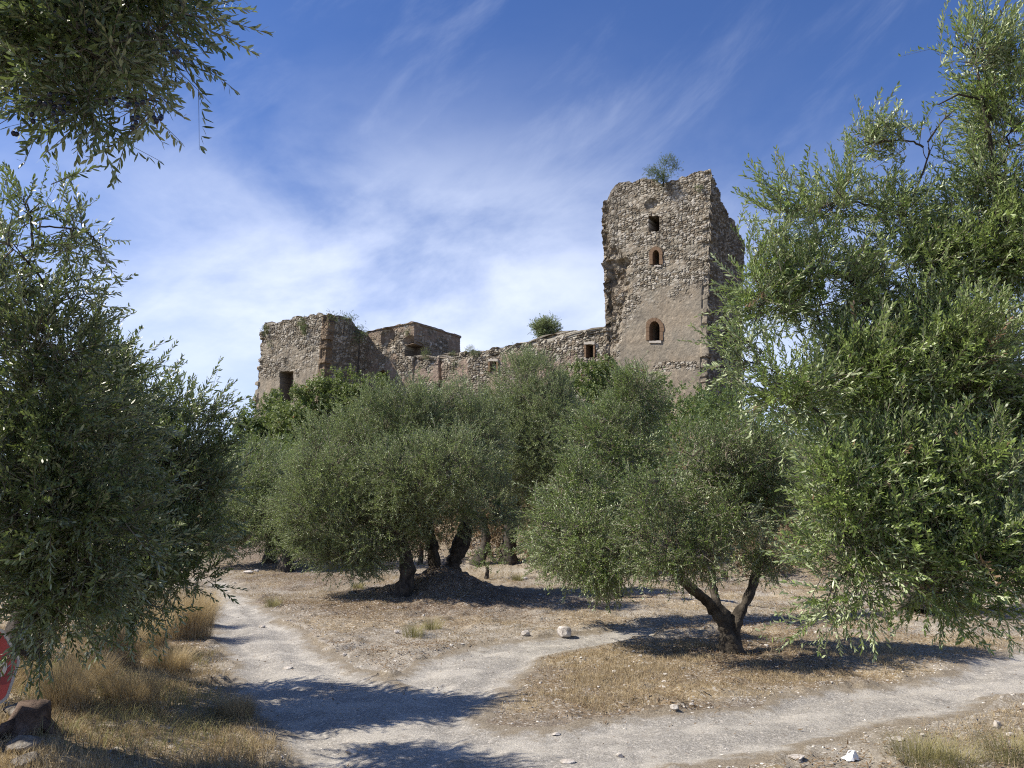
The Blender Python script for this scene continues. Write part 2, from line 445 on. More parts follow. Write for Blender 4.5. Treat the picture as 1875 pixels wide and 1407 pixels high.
litter_shade = np.exp(-(((GX - MB[0] + 0.3) / 2.3) ** 2 + ((GY - MB[1] + 1.8) / 2.6) ** 2)) * 1.5 + 0.9 * np.exp(-(((GX - AB[0] - 0.1) / 1.3) ** 2 + ((GY - AB[1] + 0.1) / 0.8) ** 2))  # leaf litter; also paints the olive's shade darker over the mound front
D1 = gp(500, 1035); litter_shade = litter_shade + 0.9 * np.exp(-(((GX - D1[0]) / 4.5) ** 2 + ((GY - D1[1]) / 6) ** 2))
litter_shade = np.clip(litter_shade * 1.2 + 0.6 * sstep(fbm(GX * 0.6, GY * 0.6, 55), 0.56, 0.66), 0, 1)
hillm = sstep(GX * 0.559 + GY * 0.829, 18, 25)
tuft = sstep(fbm(GX * 2.3, GY * 2.3, 66, 4), 0.5, 0.72) * 0.05 * near * (sdn < 0.1)
GZ = GZ + tuft - 0.03 * np.exp(-((sdn - 0.42) / 0.16) ** 2) * near
verts = np.stack([GX, GY, GZ], -1).reshape(-1, 3)
I = np.arange(nx * ny).reshape(ny, nx)
quads = np.stack([I[:-1, :-1], I[:-1, 1:], I[1:, 1:], I[1:, :-1]], -1).reshape(-1, 4)
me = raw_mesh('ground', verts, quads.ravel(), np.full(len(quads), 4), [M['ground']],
              attrs={'straw': straw.ravel(), 'litter': litter_shade.ravel(), 'hill': hillm.ravel()}, smooth_sh=True)
link('ground', me, kind='structure')
# path sheet: the same surface 5 mm higher, only where the gravel lies
sel = (sdn > 0.0) & near & (GY < 40)
fs = sel[:-1, :-1] & sel[:-1, 1:] & sel[1:, 1:] & sel[1:, :-1]
pq = quads[fs.ravel()]
used, inv = np.unique(pq.ravel(), return_inverse=True)
pv = verts[used].copy(); pv[:, 2] += -0.004 + 0.010 * sstep(sdn.ravel()[used], 0.02, 0.16)
me = raw_mesh('gravel_path', pv, inv, np.full(len(pq), 4), [M['path']], attrs={'edge': np.clip(sdn.ravel()[used] / 0.45, 0, 1)}, smooth_sh=True)
link('gravel_path', me, kind='structure')
def height(x, y):
    # the finished ground sheet, interpolated
    x = np.asarray(x, float); y = np.asarray(y, float)
    i = np.clip(np.searchsorted(gx, x) - 1, 0, nx - 2); j = np.clip(np.searchsorted(gy, y) - 1, 0, ny - 2)
    u = (x - gx[i]) / (gx[i + 1] - gx[i]); v = (y - gy[j]) / (gy[j + 1] - gy[j])
    return (GZ[j, i] * (1 - u) + GZ[j, i + 1] * u) * (1 - v) + (GZ[j + 1, i] * (1 - u) + GZ[j + 1, i + 1] * u) * v
def hz(x, y): return float(height(np.array([x], float), np.array([y], float))[0])

# ------------------------------------------------------------------ castle
TH = R(34)
N_ = np.array([-math.sin(TH), -math.cos(TH)])      # front faces point this way
T_ = np.array([math.cos(TH), -math.sin(TH)])       # along the front, to the right (towards the viewer)
castle = empty('castle_ruin', (0, 50, 0), label='ruined stone castle with a tall keep above the olive grove', category='castle')
KX = at(1292, 500, 48.0)[:2]                       # front right corner of the keep
BASEZ = 3.0

def building(name, C, base, topf, res, dispf, colf, fine, parent, openings=(), lean=None):
    """C: footprint corners (CCW seen from above, starting front-left). One closed surface whose walls
    are relief of single stones. dispf(edge,s,z,P) -> outward relief in metres."""
    n = len(C)
    S = []; E = []; nor = []
    for i in range(n):
        a = C[i]; b2 = C[(i + 1) % n]; L = np.linalg.norm(b2 - a)
        st = res if fine[i] else 0.5
        k = max(2, int(L / st)); s = np.arange(k) / k
        d = (b2 - a) / L; nn = np.array([d[1], -d[0]])
        for t in s:
            S.append(a + (b2 - a) * t); E.append((i, t * L, L)); nor.append(nn)
    S = np.array(S); nor = np.array(nor); m_ = len(S)
    ei = np.array([e[0] for e in E]); es = np.array([e[1] for e in E]); eL = np.array([e[2] for e in E])
    # round normals at corners
    for i in range(m_):
        if es[i] == 0: nor[i] = nor[i] + nor[i - 1]; nor[i] /= np.linalg.norm(nor[i]) / 1.0
    top = topf(ei, es, S)
    Hn = int((top.max() - base) / res)
    V = np.linspace(0, 1, Hn)
    Zg = base + V[:, None] * (top[None, :] - base)
    P = np.zeros((Hn, m_, 3)); P[..., :2] = S[None]; P[..., 2] = Zg
    if lean is not None: P[..., :2] += lean(Zg, ei[None] + 0 * Zg, es[None] + 0 * Zg, eL[None] + 0 * Zg)
    eg = np.broadcast_to(ei[None], Zg.shape); sg = np.broadcast_to(es[None], Zg.shape); lg = np.broadcast_to(eL[None], Zg.shape)
    px, py = project(P)
    dsp, colr_ = dispf(eg, sg, lg, Zg, px, py)
    for (e, px0, px1, py0, py1, depth, arch) in openings:
        ins = (eg == e) & (px > px0) & (px < px1) & (py < py1)
        if arch > 0:
            cx = (px0 + px1) / 2; hw = (px1 - px0) / 2; u = np.abs(px - cx) / hw
            topy = py0 + arch * (1 - np.sqrt(np.clip(1 - u ** 2, 0, 1)))
            ins &= py > topy
        else: ins &= py > py0
        dsp = np.where(ins, -depth, dsp)
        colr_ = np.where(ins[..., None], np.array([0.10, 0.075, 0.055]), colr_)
    P[..., 0] += nor[None, :, 0] * dsp; P[..., 1] += nor[None, :, 1] * dsp
    P[-1, :, 2] += 0.0
    verts = P.reshape(-1, 3); cols = colr_.reshape(-1, 3)
    I = np.arange(Hn * m_).reshape(Hn, m_); J = np.roll(I, -1, axis=1)
    q = np.stack([I[:-1], J[:-1], J[1:], I[1:]], -1).reshape(-1, 4)
    loops = list(q.ravel()); sizes = [4] * len(q)
    # broken top: rings shrinking to the middle
    prev = I[-1]; ctr = np.mean(P[-1], axis=0); cnt = len(verts); ev = [verts]; ec = [cols]
    for r_ in (0.88, 0.6, 0.3):
        ring = ctr + (P[-1] - ctr) * r_; ring[:, 2] = P[-1, :, 2] * 0.6 + ctr[2] * 0.4 - 0.4 + rng.normal(size=m_) * 0.06
        if r_ == 0.88: ring[:, 2] = P[-1, :, 2] + rng.normal(size=m_) * 0.05
        ids = np.arange(m_) + cnt; cnt += m_; ev.append(ring); ec.append(colr_[-1])
        qq = np.stack([prev, np.roll(prev, -1), np.roll(ids, -1), ids], -1).reshape(-1, 4)
        loops += list(qq.ravel()); sizes += [4] * len(qq); prev = ids
    loops += list(prev); sizes.append(m_)
    me = raw_mesh(name, np.concatenate(ev) - np.array([0, 50, 0]), loops, sizes, [M['masonry']], attrs={'stone': np.concatenate(ec)})
    return link(name, me, parent)

PAL = np.array([(0.250, 0.210, 0.158), (0.190, 0.155, 0.112), (0.31, 0.264, 0.202), (0.215, 0.168, 0.118), (0.37, 0.325, 0.258), (0.17, 0.145, 0.112)])
def stones(s, z, k, sw=0.34, sh=0.19, white=0.2):
    wob = 0.10 * (vnoise(s * 1.3, z * 1.3, k + 7) - 0.5)
    f1, f2, cid = voro(s / sw + wob, z / sh + wob, k)
    e = f2 - f1
    relief = sstep(e, 0.06, 0.30) * (0.45 + 0.9 * ((cid * 7.3) % 1.0))
    idx = ((cid * 977) % 1.0 * len(PAL)).astype(int)
    col = PAL[idx] * np.array([0.93, 0.965, 0.98]) * (0.84 + 0.34 * ((cid * 31.7) % 1.0))[..., None]
    wh = ((cid * 57.1) % 1.0) < white
    col = np.where(wh[..., None], np.array([0.44, 0.40, 0.335]), col)
    mort = np.array([0.125, 0.098, 0.068])
    mm = sstep(e, 0.08, 0.20)[..., None]
    return relief, col * mm + mort * (1 - mm), e
PLAST = np.array([0.272, 0.230, 0.174])

def blend_plaster(rel, col, pm, s, z, k, p=PLAST):
    n = fbm(s * 1.1, z * 1.1, k + 3); n2 = fbm(s * 5, z * 5, k + 4, 3)
    n3_ = fbm(s * 0.5, z * 2.6, k + 9, 5); sp = hsh(np.floor(s * 7), np.floor(z * 9), k + 5)
    pc = p * (0.62 + 0.36 * n + 0.30 * n2 + 0.36 * (n3_ - 0.5) * 2 * 0.6 + 0.35 * (sp > 0.965) - 0.3 * (sp < 0.02))[..., None] + np.array([0.03, 0.0, -0.02]) * (n[..., None] - 0.5)
    pm_ = pm[..., None]
    return rel * (1 - pm) + pm * (0.9 + 0.5 * (n2 - 0.5)), col * (1 - pm_) + pc * pm_

# --- keep (tall tower)
KW = np.linalg.norm(on_plane(1100, 470, KX, N_)[:2] - KX)
KD = 6.9
Cf = [KX - T_ * KW, KX, KX - N_ * KD, KX - T_ * KW - N_ * KD]
ktop_pts = np.array([(1095, 385), (1104, 366), (1130, 338), (1160, 332), (1200, 336), (1222, 332), (1250, 320), (1285, 314), (1312, 319), (1330, 322)], float)
ktop_z = np.array([on_plane(a, b, KX, N_)[2] for a, b in ktop_pts]); 
ktop_s = np.array([(on_plane(a, b, KX, N_)[:2] - Cf[0]) @ T_ for a, b in ktop_pts])
def keep_top(ei, es, S):
    z = np.interp(es, ktop_s, ktop_z)
    side = np.interp(es, [0, 0.6, 1.7, 3.6, 5.6, KD], [ktop_z[-2], ktop_z[-2] - 0.2, ktop_z[-2] - 0.9, ktop_z[-2] - 1.6, ktop_z[-2] - 1.9, ktop_z[-2] - 2.5])
    t = np.where(ei == 0, z, np.where(ei == 1, side, ktop_z[-2] - 2.5))
    back = ktop_z[-2] - 2.5 + (ktop_z[0] - ktop_z[-2] + 2.5) * np.clip(es / KD, 0, 1)
    t = np.where(ei == 3, back, t)
    return t + 0.28 * (vnoise(es / 0.3, ei * 9.0, 61) - 0.5) + 0.22 * (vnoise(es / 1.1, ei * 9.0, 62) - 0.5)
def keep_lean(z, ei, es, eL):
    # masonry lost low on the right corner: the upper courses stand further out to the right
    w = np.where(ei == 0, es / eL, np.where(ei == 1, 1.0, np.where(ei == 2, 1 - es / eL, 0.0)))
    sh = (z - 14.0) * 0.072 * w
    w0 = 1 - w
    sh2 = -(z - 14.0) * 0.0 * w0
    return (sh + sh2)[..., None] * T_
def keep_disp(e, s, L, z, px, py):
    rel, col, ed = stones(s + e * 31.0, z, 100, 0.265, 0.145, 0.26)
    amp = 0.060 * np.ones_like(s)
    front = e == 0
    # plaster on the lower front
    nb = fbm(s * 1.0, z * 1.0, 120)
    lim = np.interp(px, [1100, 1130, 1150, 1175, 1230, 1300], [760, 650, 585, 556, 540, 530]) + (nb - 0.5) * 34
    pm = sstep(py - lim + (fbm(s * 4, z * 4, 126, 3) - 0.5) * 40, -14, 14) * front
    pm = pm * (1 - sstep(0.18 - np.abs((py - 672) / 60.0), 0, 0.05) * sstep(px, 1190, 1205) * sstep(fbm(s * 3, z * 6, 130), 0.38, 0.50))
    nb2 = fbm(s * 0.9 + 3, z * 2.2, 122)
    soft = front * np.clip(sstep(nb2, 0.47, 0.62) * 0.85 * sstep(py, 430, 500) + sstep(nb2, 0.55, 0.68) * 0.6, 0, 1)
    pm = np.maximum(pm, soft * (1 - 0.8 * sstep(ed, 0.25, 0.5)))
    rel, col = blend_plaster(rel, col, pm, s, z, 140)
    d = amp * rel
    # broken core masonry down the left edge
    edge = np.interp(py, [330, 440, 480, 540, 600, 660, 740], [1112, 1112, 1150, 1152, 1135, 1128, 1150]) + (fbm(s * 0.1, z * 1.2, 150) - 0.5) * 26
    br = front * sstep(edge - px, -6, 10)
    f1, f2, cid = voro(s / 0.30, z / 0.26, 170)
    d = d + br * (-0.30 + 0.55 * (fbm(s * 1.3, z * 1.1, 160) - 0.5) + 0.26 * (cid - 0.5) * sstep(f2 - f1, 0.02, 0.2))
    col = col * (1 - br[..., None]) + br[..., None] * (PAL[(cid * 5.99).astype(int)] * 0.95)
    # cavity beside it
    for (cx, cy, rx, ry, dep) in ((1120, 500, 26, 26, 0.45), (1108, 560, 10, 40, 0.35), (1195, 376, 14, 12, 0.30), (1140, 480, 14, 9, 0.5)):
        q = ((px - cx) / rx) ** 2 + ((py - cy) / ry) ** 2
        d = d - front * dep * np.clip(1 - q, 0, 1) ** 0.5 * (q < 1)
    # right shaded side: rough, deep courses
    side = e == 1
    d = d + side * (0.35 * (fbm(s * 0.9, z * 0.9, 180) - 0.5) + 0.12 * (cid - 0.5))
    near_c = np.where(front, L - s, np.where(side, s, 9))
    d = d + (near_c < 0.45) * (0.22 * (hsh(np.floor(z / 0.32), 0 * z, 190) - 0.55)) + (near_c < 0.3) * 0.16 * (vnoise(z / 0.9, 0 * z, 191) - 0.5)
    nl = np.where(front, s, 9)
    d = d + (nl < 0.4) * (0.35 * (hsh(np.floor(z / 0.28), 0 * z, 195) - 0.5))
    # arched breach in the shaded side, low
    q = ((px - 1338) / 14.0) ** 2 + (np.clip(py - 620, -99, 0) / 26.0) ** 2
    d = np.where(side & (q < 1) & (py < 655), -2.0, d)
    col = col * (1 - 0.35 * side[..., None])  # shade of the face turned from the sun, darkened into its stone colour
    return d, col
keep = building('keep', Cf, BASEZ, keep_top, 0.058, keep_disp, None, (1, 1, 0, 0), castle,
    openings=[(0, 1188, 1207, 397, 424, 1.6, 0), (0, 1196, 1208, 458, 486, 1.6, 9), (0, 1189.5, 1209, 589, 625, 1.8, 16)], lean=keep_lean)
keep['label'] = 'tallest tower of the ruin, lower front still plastered'

# window surrounds (sub-parts): stone blocks set 3 cm proud of the face
def keep_pt(px, py, off=0.0):
    # exact point on the leaned front face (iterate the lean)
    p = on_plane(px, py, KX, N_)
    for _ in range(6):
        s = (p[:2] - Cf[0]) @ T_; z = p[2]; w = np.clip(s / KW, 0, 1)
        # move sideways by the lean only; the lean is along the wall so the plane is unchanged
        break
    q = p.copy(); q[:2] += N_ * off
    return q
def block(g, pts, plane_n, out, inn, mat=0):
    """pts: polygon in order on the face; extruded from +out to -inn along plane_n"""
    P = np.array(pts); n = len(P); nn = np.array([plane_n[0], plane_n[1], 0])
    V = np.concatenate([P + nn * out, P - nn * inn])
    f = [tuple(range(n)), tuple(range(2 * n - 1, n - 1, -1))]
    for i in range(n):
        j = (i + 1) % n; f.append((i, i + n, j + n, j))
    g.add(V, f, mat)
ORI = (0, 50, 0)
def arch_surround(px0, px1, py0, py1, wpx, head, P0, parent, name='window_surround', mat='surround', sill=True, proud=0.10):
    g = Geo(); PT = lambda a, b: on_plane(a, b, P0, N_)
    cx = (px0 + px1) / 2; hw = (px1 - px0) / 2
    # jamb stones, each a block with its own width
    y = py1
    while y > py0 + head:
        y2 = max(y - random.uniform(7, 10), py0 + head)
        for sgn in (-1, 1):
            w = wpx * random.uniform(0.75, 1.15)
            xa = cx + sgn * hw; xb = cx + sgn * (hw + w)
            block(g, [PT(xa, y - 0.2), PT(xb, y - 0.2), PT(xb, y2 + 0.2), PT(xa, y2 + 0.2)], N_, proud + random.uniform(0, 0.02), 0.5)
        y = y2
    if head > 0:
        k = 7; ang = np.linspace(math.pi, 0, k + 1)
        for i in range(k):
            a, b_ = ang[i], ang[i + 1]; w = wpx * random.uniform(0.85, 1.05)
            f = lambda an, ex: PT(cx + (hw + ex) * math.cos(an), py0 + head - (head + ex) * math.sin(an))
            block(g, [f(a - 0.01, 0), f(a - 0.01, w), f(b_ + 0.01, w), f(b_ + 0.01, 0)], N_, proud + random.uniform(0, 0.02), 0.5)
    return g.build(name, [M[mat]], parent, ORI)
def sill_block(px0, px1, py0, py1, P0, parent, name='sill', proud=0.14):
    g = Geo(); PT = lambda a, b: on_plane(a, b, P0, N_)
    n = 7; xs = np.linspace(px0, px1, n)
    up = [PT(x, py0 + random.uniform(-0.6, 0.8)) for x in xs]; dn = [PT(x, py1 + random.uniform(-0.7, 0.7)) for x in xs[::-1]]
    block(g, up + dn, N_, proud, 0.4)
    return g.build(name, [M['lintel']], parent, ORI)
arch_surround(1190, 1209, 589, 624, 7.5, 12, KX, keep)
sill_block(1190, 1212, 625, 629, KX, keep)
arch_surround(1196, 1208, 459, 485, 7, 8, KX, keep)
sill_block(1199, 1212, 486.5, 489.5, KX, keep)

# --- curtain wall (set back 0.8 m)
WP = KX - N_ * 0.8
def wall_s(px, P0): return (on_plane(px, 600, P0, N_)[:2] - P0) @ T_
wl = wall_s(668, WP); wr = wall_s(1128, WP)
WA = WP + T_ * wl; WB = WP + T_ * wr
wtp = np.array([(668, 668), (700, 664), (730, 656), (757, 654), (770, 656), (800, 655), (830, 645), (860, 640), (900, 637), (930, 633), (965, 625), (1000, 617), (1040, 608), (1070, 606), (1096, 601), (1130, 600)], float)
wtz = np.array([on_plane(a, b, WP, N_)[2] for a, b in wtp]); wts = np.array([(on_plane(a, b, WP, N_)[:2] - WA) @ T_ for a, b in wtp])
Cw = [WA, WB, WB - N_ * 2.2, WA - N_ * 2.2]
LW = np.linalg.norm(WB - WA)
def wall_top(ei, es, S):
    s = np.where(ei == 0, es, np.where(ei == 2, LW - es, np.where(ei == 1, LW, 0)))
    z = np.interp(s, wts, wtz)
    return z + 0.24 * (vnoise(s / 0.35, ei * 3.0, 201) - 0.5) + 0.2 * (vnoise(s / 1.5, ei * 3.0, 202) - 0.5)
def wall_disp(e, s, L, z, px, py):
    rel, col, ed = stones(s + e * 31.0, z, 200, 0.32, 0.18, 0.13)
    pm = sstep(fbm(s * 0.7, z * 0.9, 210), 0.50, 0.66) * 0.8 * sstep(py, 640, 665)
    rel, col = blend_plaster(rel, col, pm, s, z, 220, np.array([0.30, 0.225, 0.175]))
    d = 0.08 * rel + 0.20 * (fbm(s * 0.8, z * 0.8, 230) - 0.5)
    ztop = np.interp(s, wts, wtz)
    tp = sstep(ztop - z, 1.0, 0.1) * (e == 0)
    f1, f2, cid = voro(s / 0.45, z / 0.33, 240)
    d = d + tp * (-0.22 + 0.34 * (cid - 0.5))
    # upright joint (quoin edge) near the left
    seam = (np.abs(px - 806) < 2.4) & (py > 657) & (e == 0)
    d = np.where(seam, -0.45, d)
    q = ((px - 905) / 9) ** 2 + ((py - 649) / 4.5) ** 2
    d = np.where((q < 1) & (e == 0), -0.5, d)
    return d, col
wall = building('curtain_wall', Cw, BASEZ, wall_top, 0.07, wall_disp, None, (1, 0, 0, 0), castle,
    openings=[(0, 1074, 1089, 632, 655, 1.3, 0), (0, 899, 911, 664, 680, 1.2, 0), (0, 690, 711, 679, 705, 1.9, 12)])
arch_surround(1075, 1088, 632, 655, 3.5, 0, WP, wall, proud=0.16)
sill_block(1072, 1091, 627, 632, WP, wall, 'lintel', 0.22)
arch_surround(899, 911, 664, 681, 3, 0, WP, wall, proud=0.16)
sill_block(897, 914, 658.5, 663, WP, wall, 'lintel', 0.22)
sill_block(899, 911, 670.5, 673, WP, wall, 'crossbar', -0.25)

# --- corner tower (left)
B0 = on_plane(672, 600, WP, N_)[:2]
# come forward from the wall plane until the corner sits at px 590
best = None
for d in np.arange(1, 10, 0.02):
    p = B0 + N_ * d; pp = project(np.array([p[0], p[1], 12.0]))
    if abs(pp[0] - 592) < 1.0: best = d; break
FD = best or 5.0
LC = B0 + N_ * FD
LWD = abs((on_plane(474, 660, LC, N_)[:2] - LC) @ T_)
Cl = [LC - T_ * LWD, LC, LC - N_ * (FD + 1.5), LC - T_ * LWD - N_ * (FD + 1.5)]
ltp = np.array([(468, 596), (485, 592), (510, 588), (545, 582), (575, 577), (592, 573), (610, 575)], float)
ltz = np.array([on_plane(a, b, LC, N_)[2] for a, b in ltp]); lts = np.array([(on_plane(a, b, LC, N_)[:2] - Cl[0]) @ T_ for a, b in ltp])
def left_top(ei, es, S):
    f = np.interp(es, lts, ltz); ct = np.interp(LWD, lts, ltz)
    side = np.interp(es, [0, 1.0, 2.2, 3.6, FD, FD + 1.5], [ct, ct + 0.2, ct + 0.1, ct - 0.5, ct - 0.9, ct - 1.0])
    t = np.where(ei == 0, f, np.where(ei == 1, side, np.where(ei == 2, ct - 1.0, ltz[0])))
    return t + 0.3 * (vnoise(es / 0.35, ei * 3.0, 301) - 0.5) + 0.3 * (vnoise(es / 1.4, ei * 3.0, 302) - 0.5)
def left_lean(z, ei, es, eL):
    w = np.where(ei == 0, es / eL, np.where(ei == 1, 1.0, np.where(ei == 2, 1 - es / eL, 0.0)))
    return ((z - 15.0) * (0.06 * w + 0.055 * (1 - w)))[..., None] * T_
def left_disp(e, s, L, z, px, py):
    rel, col, ed = stones(s + e * 31.0, z, 300, 0.31, 0.17, 0.20)
    front = e == 0; side = e == 1
    nb = fbm(s * 0.8, z * 0.8, 310)
    lim = np.interp(px, [468, 500, 540, 590], [700, 700, 690, 676]) + (nb - 0.5) * 30
    pm = sstep(py - lim, -8, 8) * front
    soft = front * sstep(fbm(s * 0.9, z * 1.6, 312), 0.40, 0.62) * 0.75 * sstep(py, 610, 640)
    pm = np.maximum(pm, soft * (1 - 0.8 * sstep(ed, 0.22, 0.5)))
    rel, col = blend_plaster(rel, col, pm, s, z, 320)
    d = 0.065 * rel + 0.10 * (fbm(s * 0.7, z * 0.7, 330) - 0.5)
    nc = np.where(front, L - s, np.where(side, s, 9))
    qs = (nc < 0.7)
    col = np.where(qs[..., None], np.array([0.19, 0.140, 0.092]) * (0.7 + 0.6 * hsh(np.floor(z / 0.4), 0 * z, 333))[..., None], col)
    d = d + (nc < 0.6) * 0.30 * (hsh(np.floor(z / 0.4), 0 * z, 340) - 0.75)
    nl = np.where(front, s, 9); d = d + (nl < 0.4) * 0.4 * (hsh(np.floor(z / 0.35), 0 * z, 341) - 0.5)
    return d, col
cornt = building('corner_tower', Cl, BASEZ, left_top, 0.075, left_disp, None, (1, 1, 0, 0), castle,
    openings=[(0, 513, 537, 681, 738, 1.1, 0)], lean=left_lean)
cornt['label'] = 'broad tower at the left end of the ruin'

# --- inner block with a vaulted opening
MC = on_plane(760, 600, WP, N_)[:2] + N_ * 0.12
ML = on_plane(672, 600, WP, N_)[:2] + N_ * 0.12
mw = np.linalg.norm(MC - ML)
MD = 6.3
Cm = [ML, MC, MC - N_ * MD, ML - N_ * MD]
mtz = on_plane(760, 590, WP, N_)[2]
def mid_top(ei, es, S):
    f = mtz + 0.10 * (vnoise(es / 0.5, ei * 3.0, 401) - 0.5)
    return f + np.where(ei == 0, -0.15 * (1 - es / mw), 0)
def mid_disp(e, s, L, z, px, py):
    rel, col, ed = stones(s + e * 31.0, z, 400, 0.34, 0.19, 0.10)
    pm = sstep(fbm(s * 0.9, z * 1.0, 410), 0.45, 0.62) * 0.7
    rel, col = blend_plaster(rel, col, pm, s, z, 420, np.array([0.25, 0.185, 0.135]))
    d = 0.07 * rel + 0.14 * (fbm(s * 0.8, z * 0.8, 430) - 0.5)
    # thin coping line along the top
    d = d + 0.10 * (mtz - z < 0.16)
    # hollow around the arch
    q = ((px - 757) / 20) ** 2 + ((py - 628) / 14) ** 2
    d = d - (e == 0) * 0.5 * np.clip(1 - q, 0, 1)
    # recessed apse to the left
    q2 = ((px - 712) / 14) ** 2 + ((py - 622) / 22) ** 2
    d = d - (e == 0) * 0.45 * np.clip(1 - q2, 0, 1) ** 0.5 * (q2 < 1)
    return d, col
midb = building('inner_block', Cm, BASEZ, mid_top, 0.075, mid_disp, None, (1, 1, 0, 0), castle,
    openings=[(0, 742, 775, 624, 652, 2.0, 12), (1, 755, 776, 628, 652, 1.5, 9), (0, 690, 711, 679, 705, 1.9, 12)])
midb['label'] = 'flat topped block behind the curtain wall'

# ------------------------------------------------------------------ foliage templates
def rot_axis(a, th):
    a = a / np.linalg.norm(a); K = np.array([[0, -a[2], a[1]], [a[2], 0, -a[0]], [-a[1], a[0], 0]])
    return np.eye(3) + math.sin(th) * K + (1 - math.cos(th)) * K @ K
def shoot_template(seed, pairs, length, leaf_l, leaf_w, detail, spread=0.75, stem=True, curl=0.12):
    r = np.random.default_rng(seed)
    V = []; L = []; Sz = []; Mi = []; leafid = []; nleaf = 0; c = 0
    bx, by = r.normal(size=2) * curl
    def stem_p(t): return np.array([bx * t * t * length * 2, by * t * t * length * 2, t * length])
    for i in range(pairs):
        t = (i + 0.6) / pairs; p = stem_p(t); a0 = (i % 2) * math.pi / 2 + r.normal() * 0.3
        for k in range(2):
            a = a0 + k * math.pi; sp = spread * (1.25 - 0.55 * t) + r.normal() * 0.16
            d = np.array([math.cos(a) * math.sin(sp), math.sin(a) * math.sin(sp), math.cos(sp)])
            side = np.cross(d, [0, 0, 1.0]); side /= np.linalg.norm(side) + 1e-9
            side = rot_axis(d, r.normal() * 0.5) @ side
            nrm = np.cross(side, d)
            ll = leaf_l * r.uniform(0.7, 1.12) * (1.0 - 0.25 * t); w = leaf_w * r.uniform(0.85, 1.15)
            cv = r.normal() * 0.10 * ll
            if detail:
                pts = [p, p + d * ll * .33 - side * w * .46 + nrm * cv * .5, p + d * ll * .33 + side * w * .46 + nrm * cv * .5,
                       p + d * ll * .70 - side * w * .40 + nrm * cv * .6, p + d * ll * .70 + side * w * .40 + nrm * cv * .6, p + d * ll]
                V += pts; L += [c, c + 2, c + 1, c + 1, c + 2, c + 4, c + 3, c + 3, c + 4, c + 5]; Sz += [3, 4, 3]; Mi += [0, 0, 0]
                leafid += [nleaf] * 6; c += 6
            else:
                V += [p, p + d * ll * .5 + side * w * .5 + nrm * cv, p + d * ll, p + d * ll * .5 - side * w * .5 + nrm * cv]
                L += [c, c + 1, c + 2, c + 3]; Sz += [4]; Mi += [0]; leafid += [nleaf] * 4; c += 4
            nleaf += 1
    if stem:
        rs = 0.0022 if detail else 0.004
        st = [stem_p(t) for t in (-0.12, 0.45, 1.0)]
        for j, s_ in enumerate(st):
            rr = rs * (1.3 - 0.4 * j)
            for q in range(3):
                V.append(s_ + np.array([math.cos(q * 2.1) * rr, math.sin(q * 2.1) * rr, 0])); leafid.append(0)
        for j in range(2):
            for q in range(3):
                a, b_ = c + j * 3 + q, c + j * 3 + (q + 1) % 3
                L += [a, b_, b_ + 3, a + 3]; Sz += [4]; Mi += [1]
        c += 9
    return dict(V=np.array(V), L=np.array(L), S=np.array(Sz), M=np.array(Mi), lid=np.array(leafid), nl=nleaf)
T_NEAR = [shoot_template(i, 13, 0.28, 0.058, 0.0125, True, 0.66) for i in range(8)]
T_MID = [shoot_template(20 + i, 10, 0.27, 0.062, 0.014, False) for i in range(8)]
T_FAR = [shoot_template(40 + i, 8, 0.30, 0.075, 0.019, False) for i in range(8)]
T_BROAD = [shoot_template(60 + i, 4, 0.22, 0.13, 0.085, False, 1.0) for i in range(6)]
T_BROADF = [shoot_template(80 + i, 5, 0.40, 0.22, 0.13, False, 1.0) for i in range(6)]
T_TINY = [shoot_template(90 + i, 6, 0.30, 0.10, 0.035, False, 0.9) for i in range(6)]

def frames(dirs):
    n = len(dirs); dirs = dirs / (np.linalg.norm(dirs, axis=1)[:, None] + 1e-9)
    r = rng.normal(size=(n, 3)); x = np.cross(dirs, r); x /= np.linalg.norm(x, axis=1)[:, None] + 1e-9
    y = np.cross(dirs, x)
    return np.stack([x, y, dirs], -1)         # columns
def foliage_arrays(pos, dirs, scale, templates, tint_base=None, tint_sd=0.28):
    Fm = frames(dirs) * scale[:, None, None]
    var = rng.integers(0, len(templates), len(pos))
    if tint_base is None: tint_base = np.full(len(pos), 0.45)
    Vs, Ls, Ss, Ms, Ts = [], [], [], [], []; off = 0
    for k, T in enumerate(templates):
        idx = np.where(var == k)[0]
        if len(idx) == 0: continue
        v = np.einsum('nij,vj->nvi', Fm[idx], T['V']) + pos[idx][:, None]
        nv = len(T['V']); N = len(idx)
        Vs.append(v.reshape(-1, 3))
        Ls.append((T['L'][None] + (np.arange(N) * nv)[:, None] + off).ravel())
        Ss.append(np.tile(T['S'], N)); Ms.append(np.tile(T['M'], N))
        tn = np.clip(tint_base[idx][:, None] + rng.normal(size=(N, T['nl'])) * tint_sd * 1.25, 0, 0.965)
        dead = (rng.random((N, T['nl'])) < 0.005) | (rng.random((N, 1)) < 0.008); tn = np.where(dead, 1.0, tn)
        Ts.append(tn[:, T['lid']].ravel()); off += N * nv
    return np.concatenate(Vs), np.concatenate(Ls), np.concatenate(Ss), np.concatenate(Ms), np.concatenate(Ts)

def n3(p, f, k=0):
    x, y, z = p[:, 0] * f, p[:, 1] * f, p[:, 2] * f
    return (vnoise(x + 0.3 * z, y - 0.4 * x, k) + vnoise(y + 0.3 * x, z - 0.4 * y, k + 1) + vnoise(z + 0.3 * y, x - 0.4 * z, k + 2)) / 3

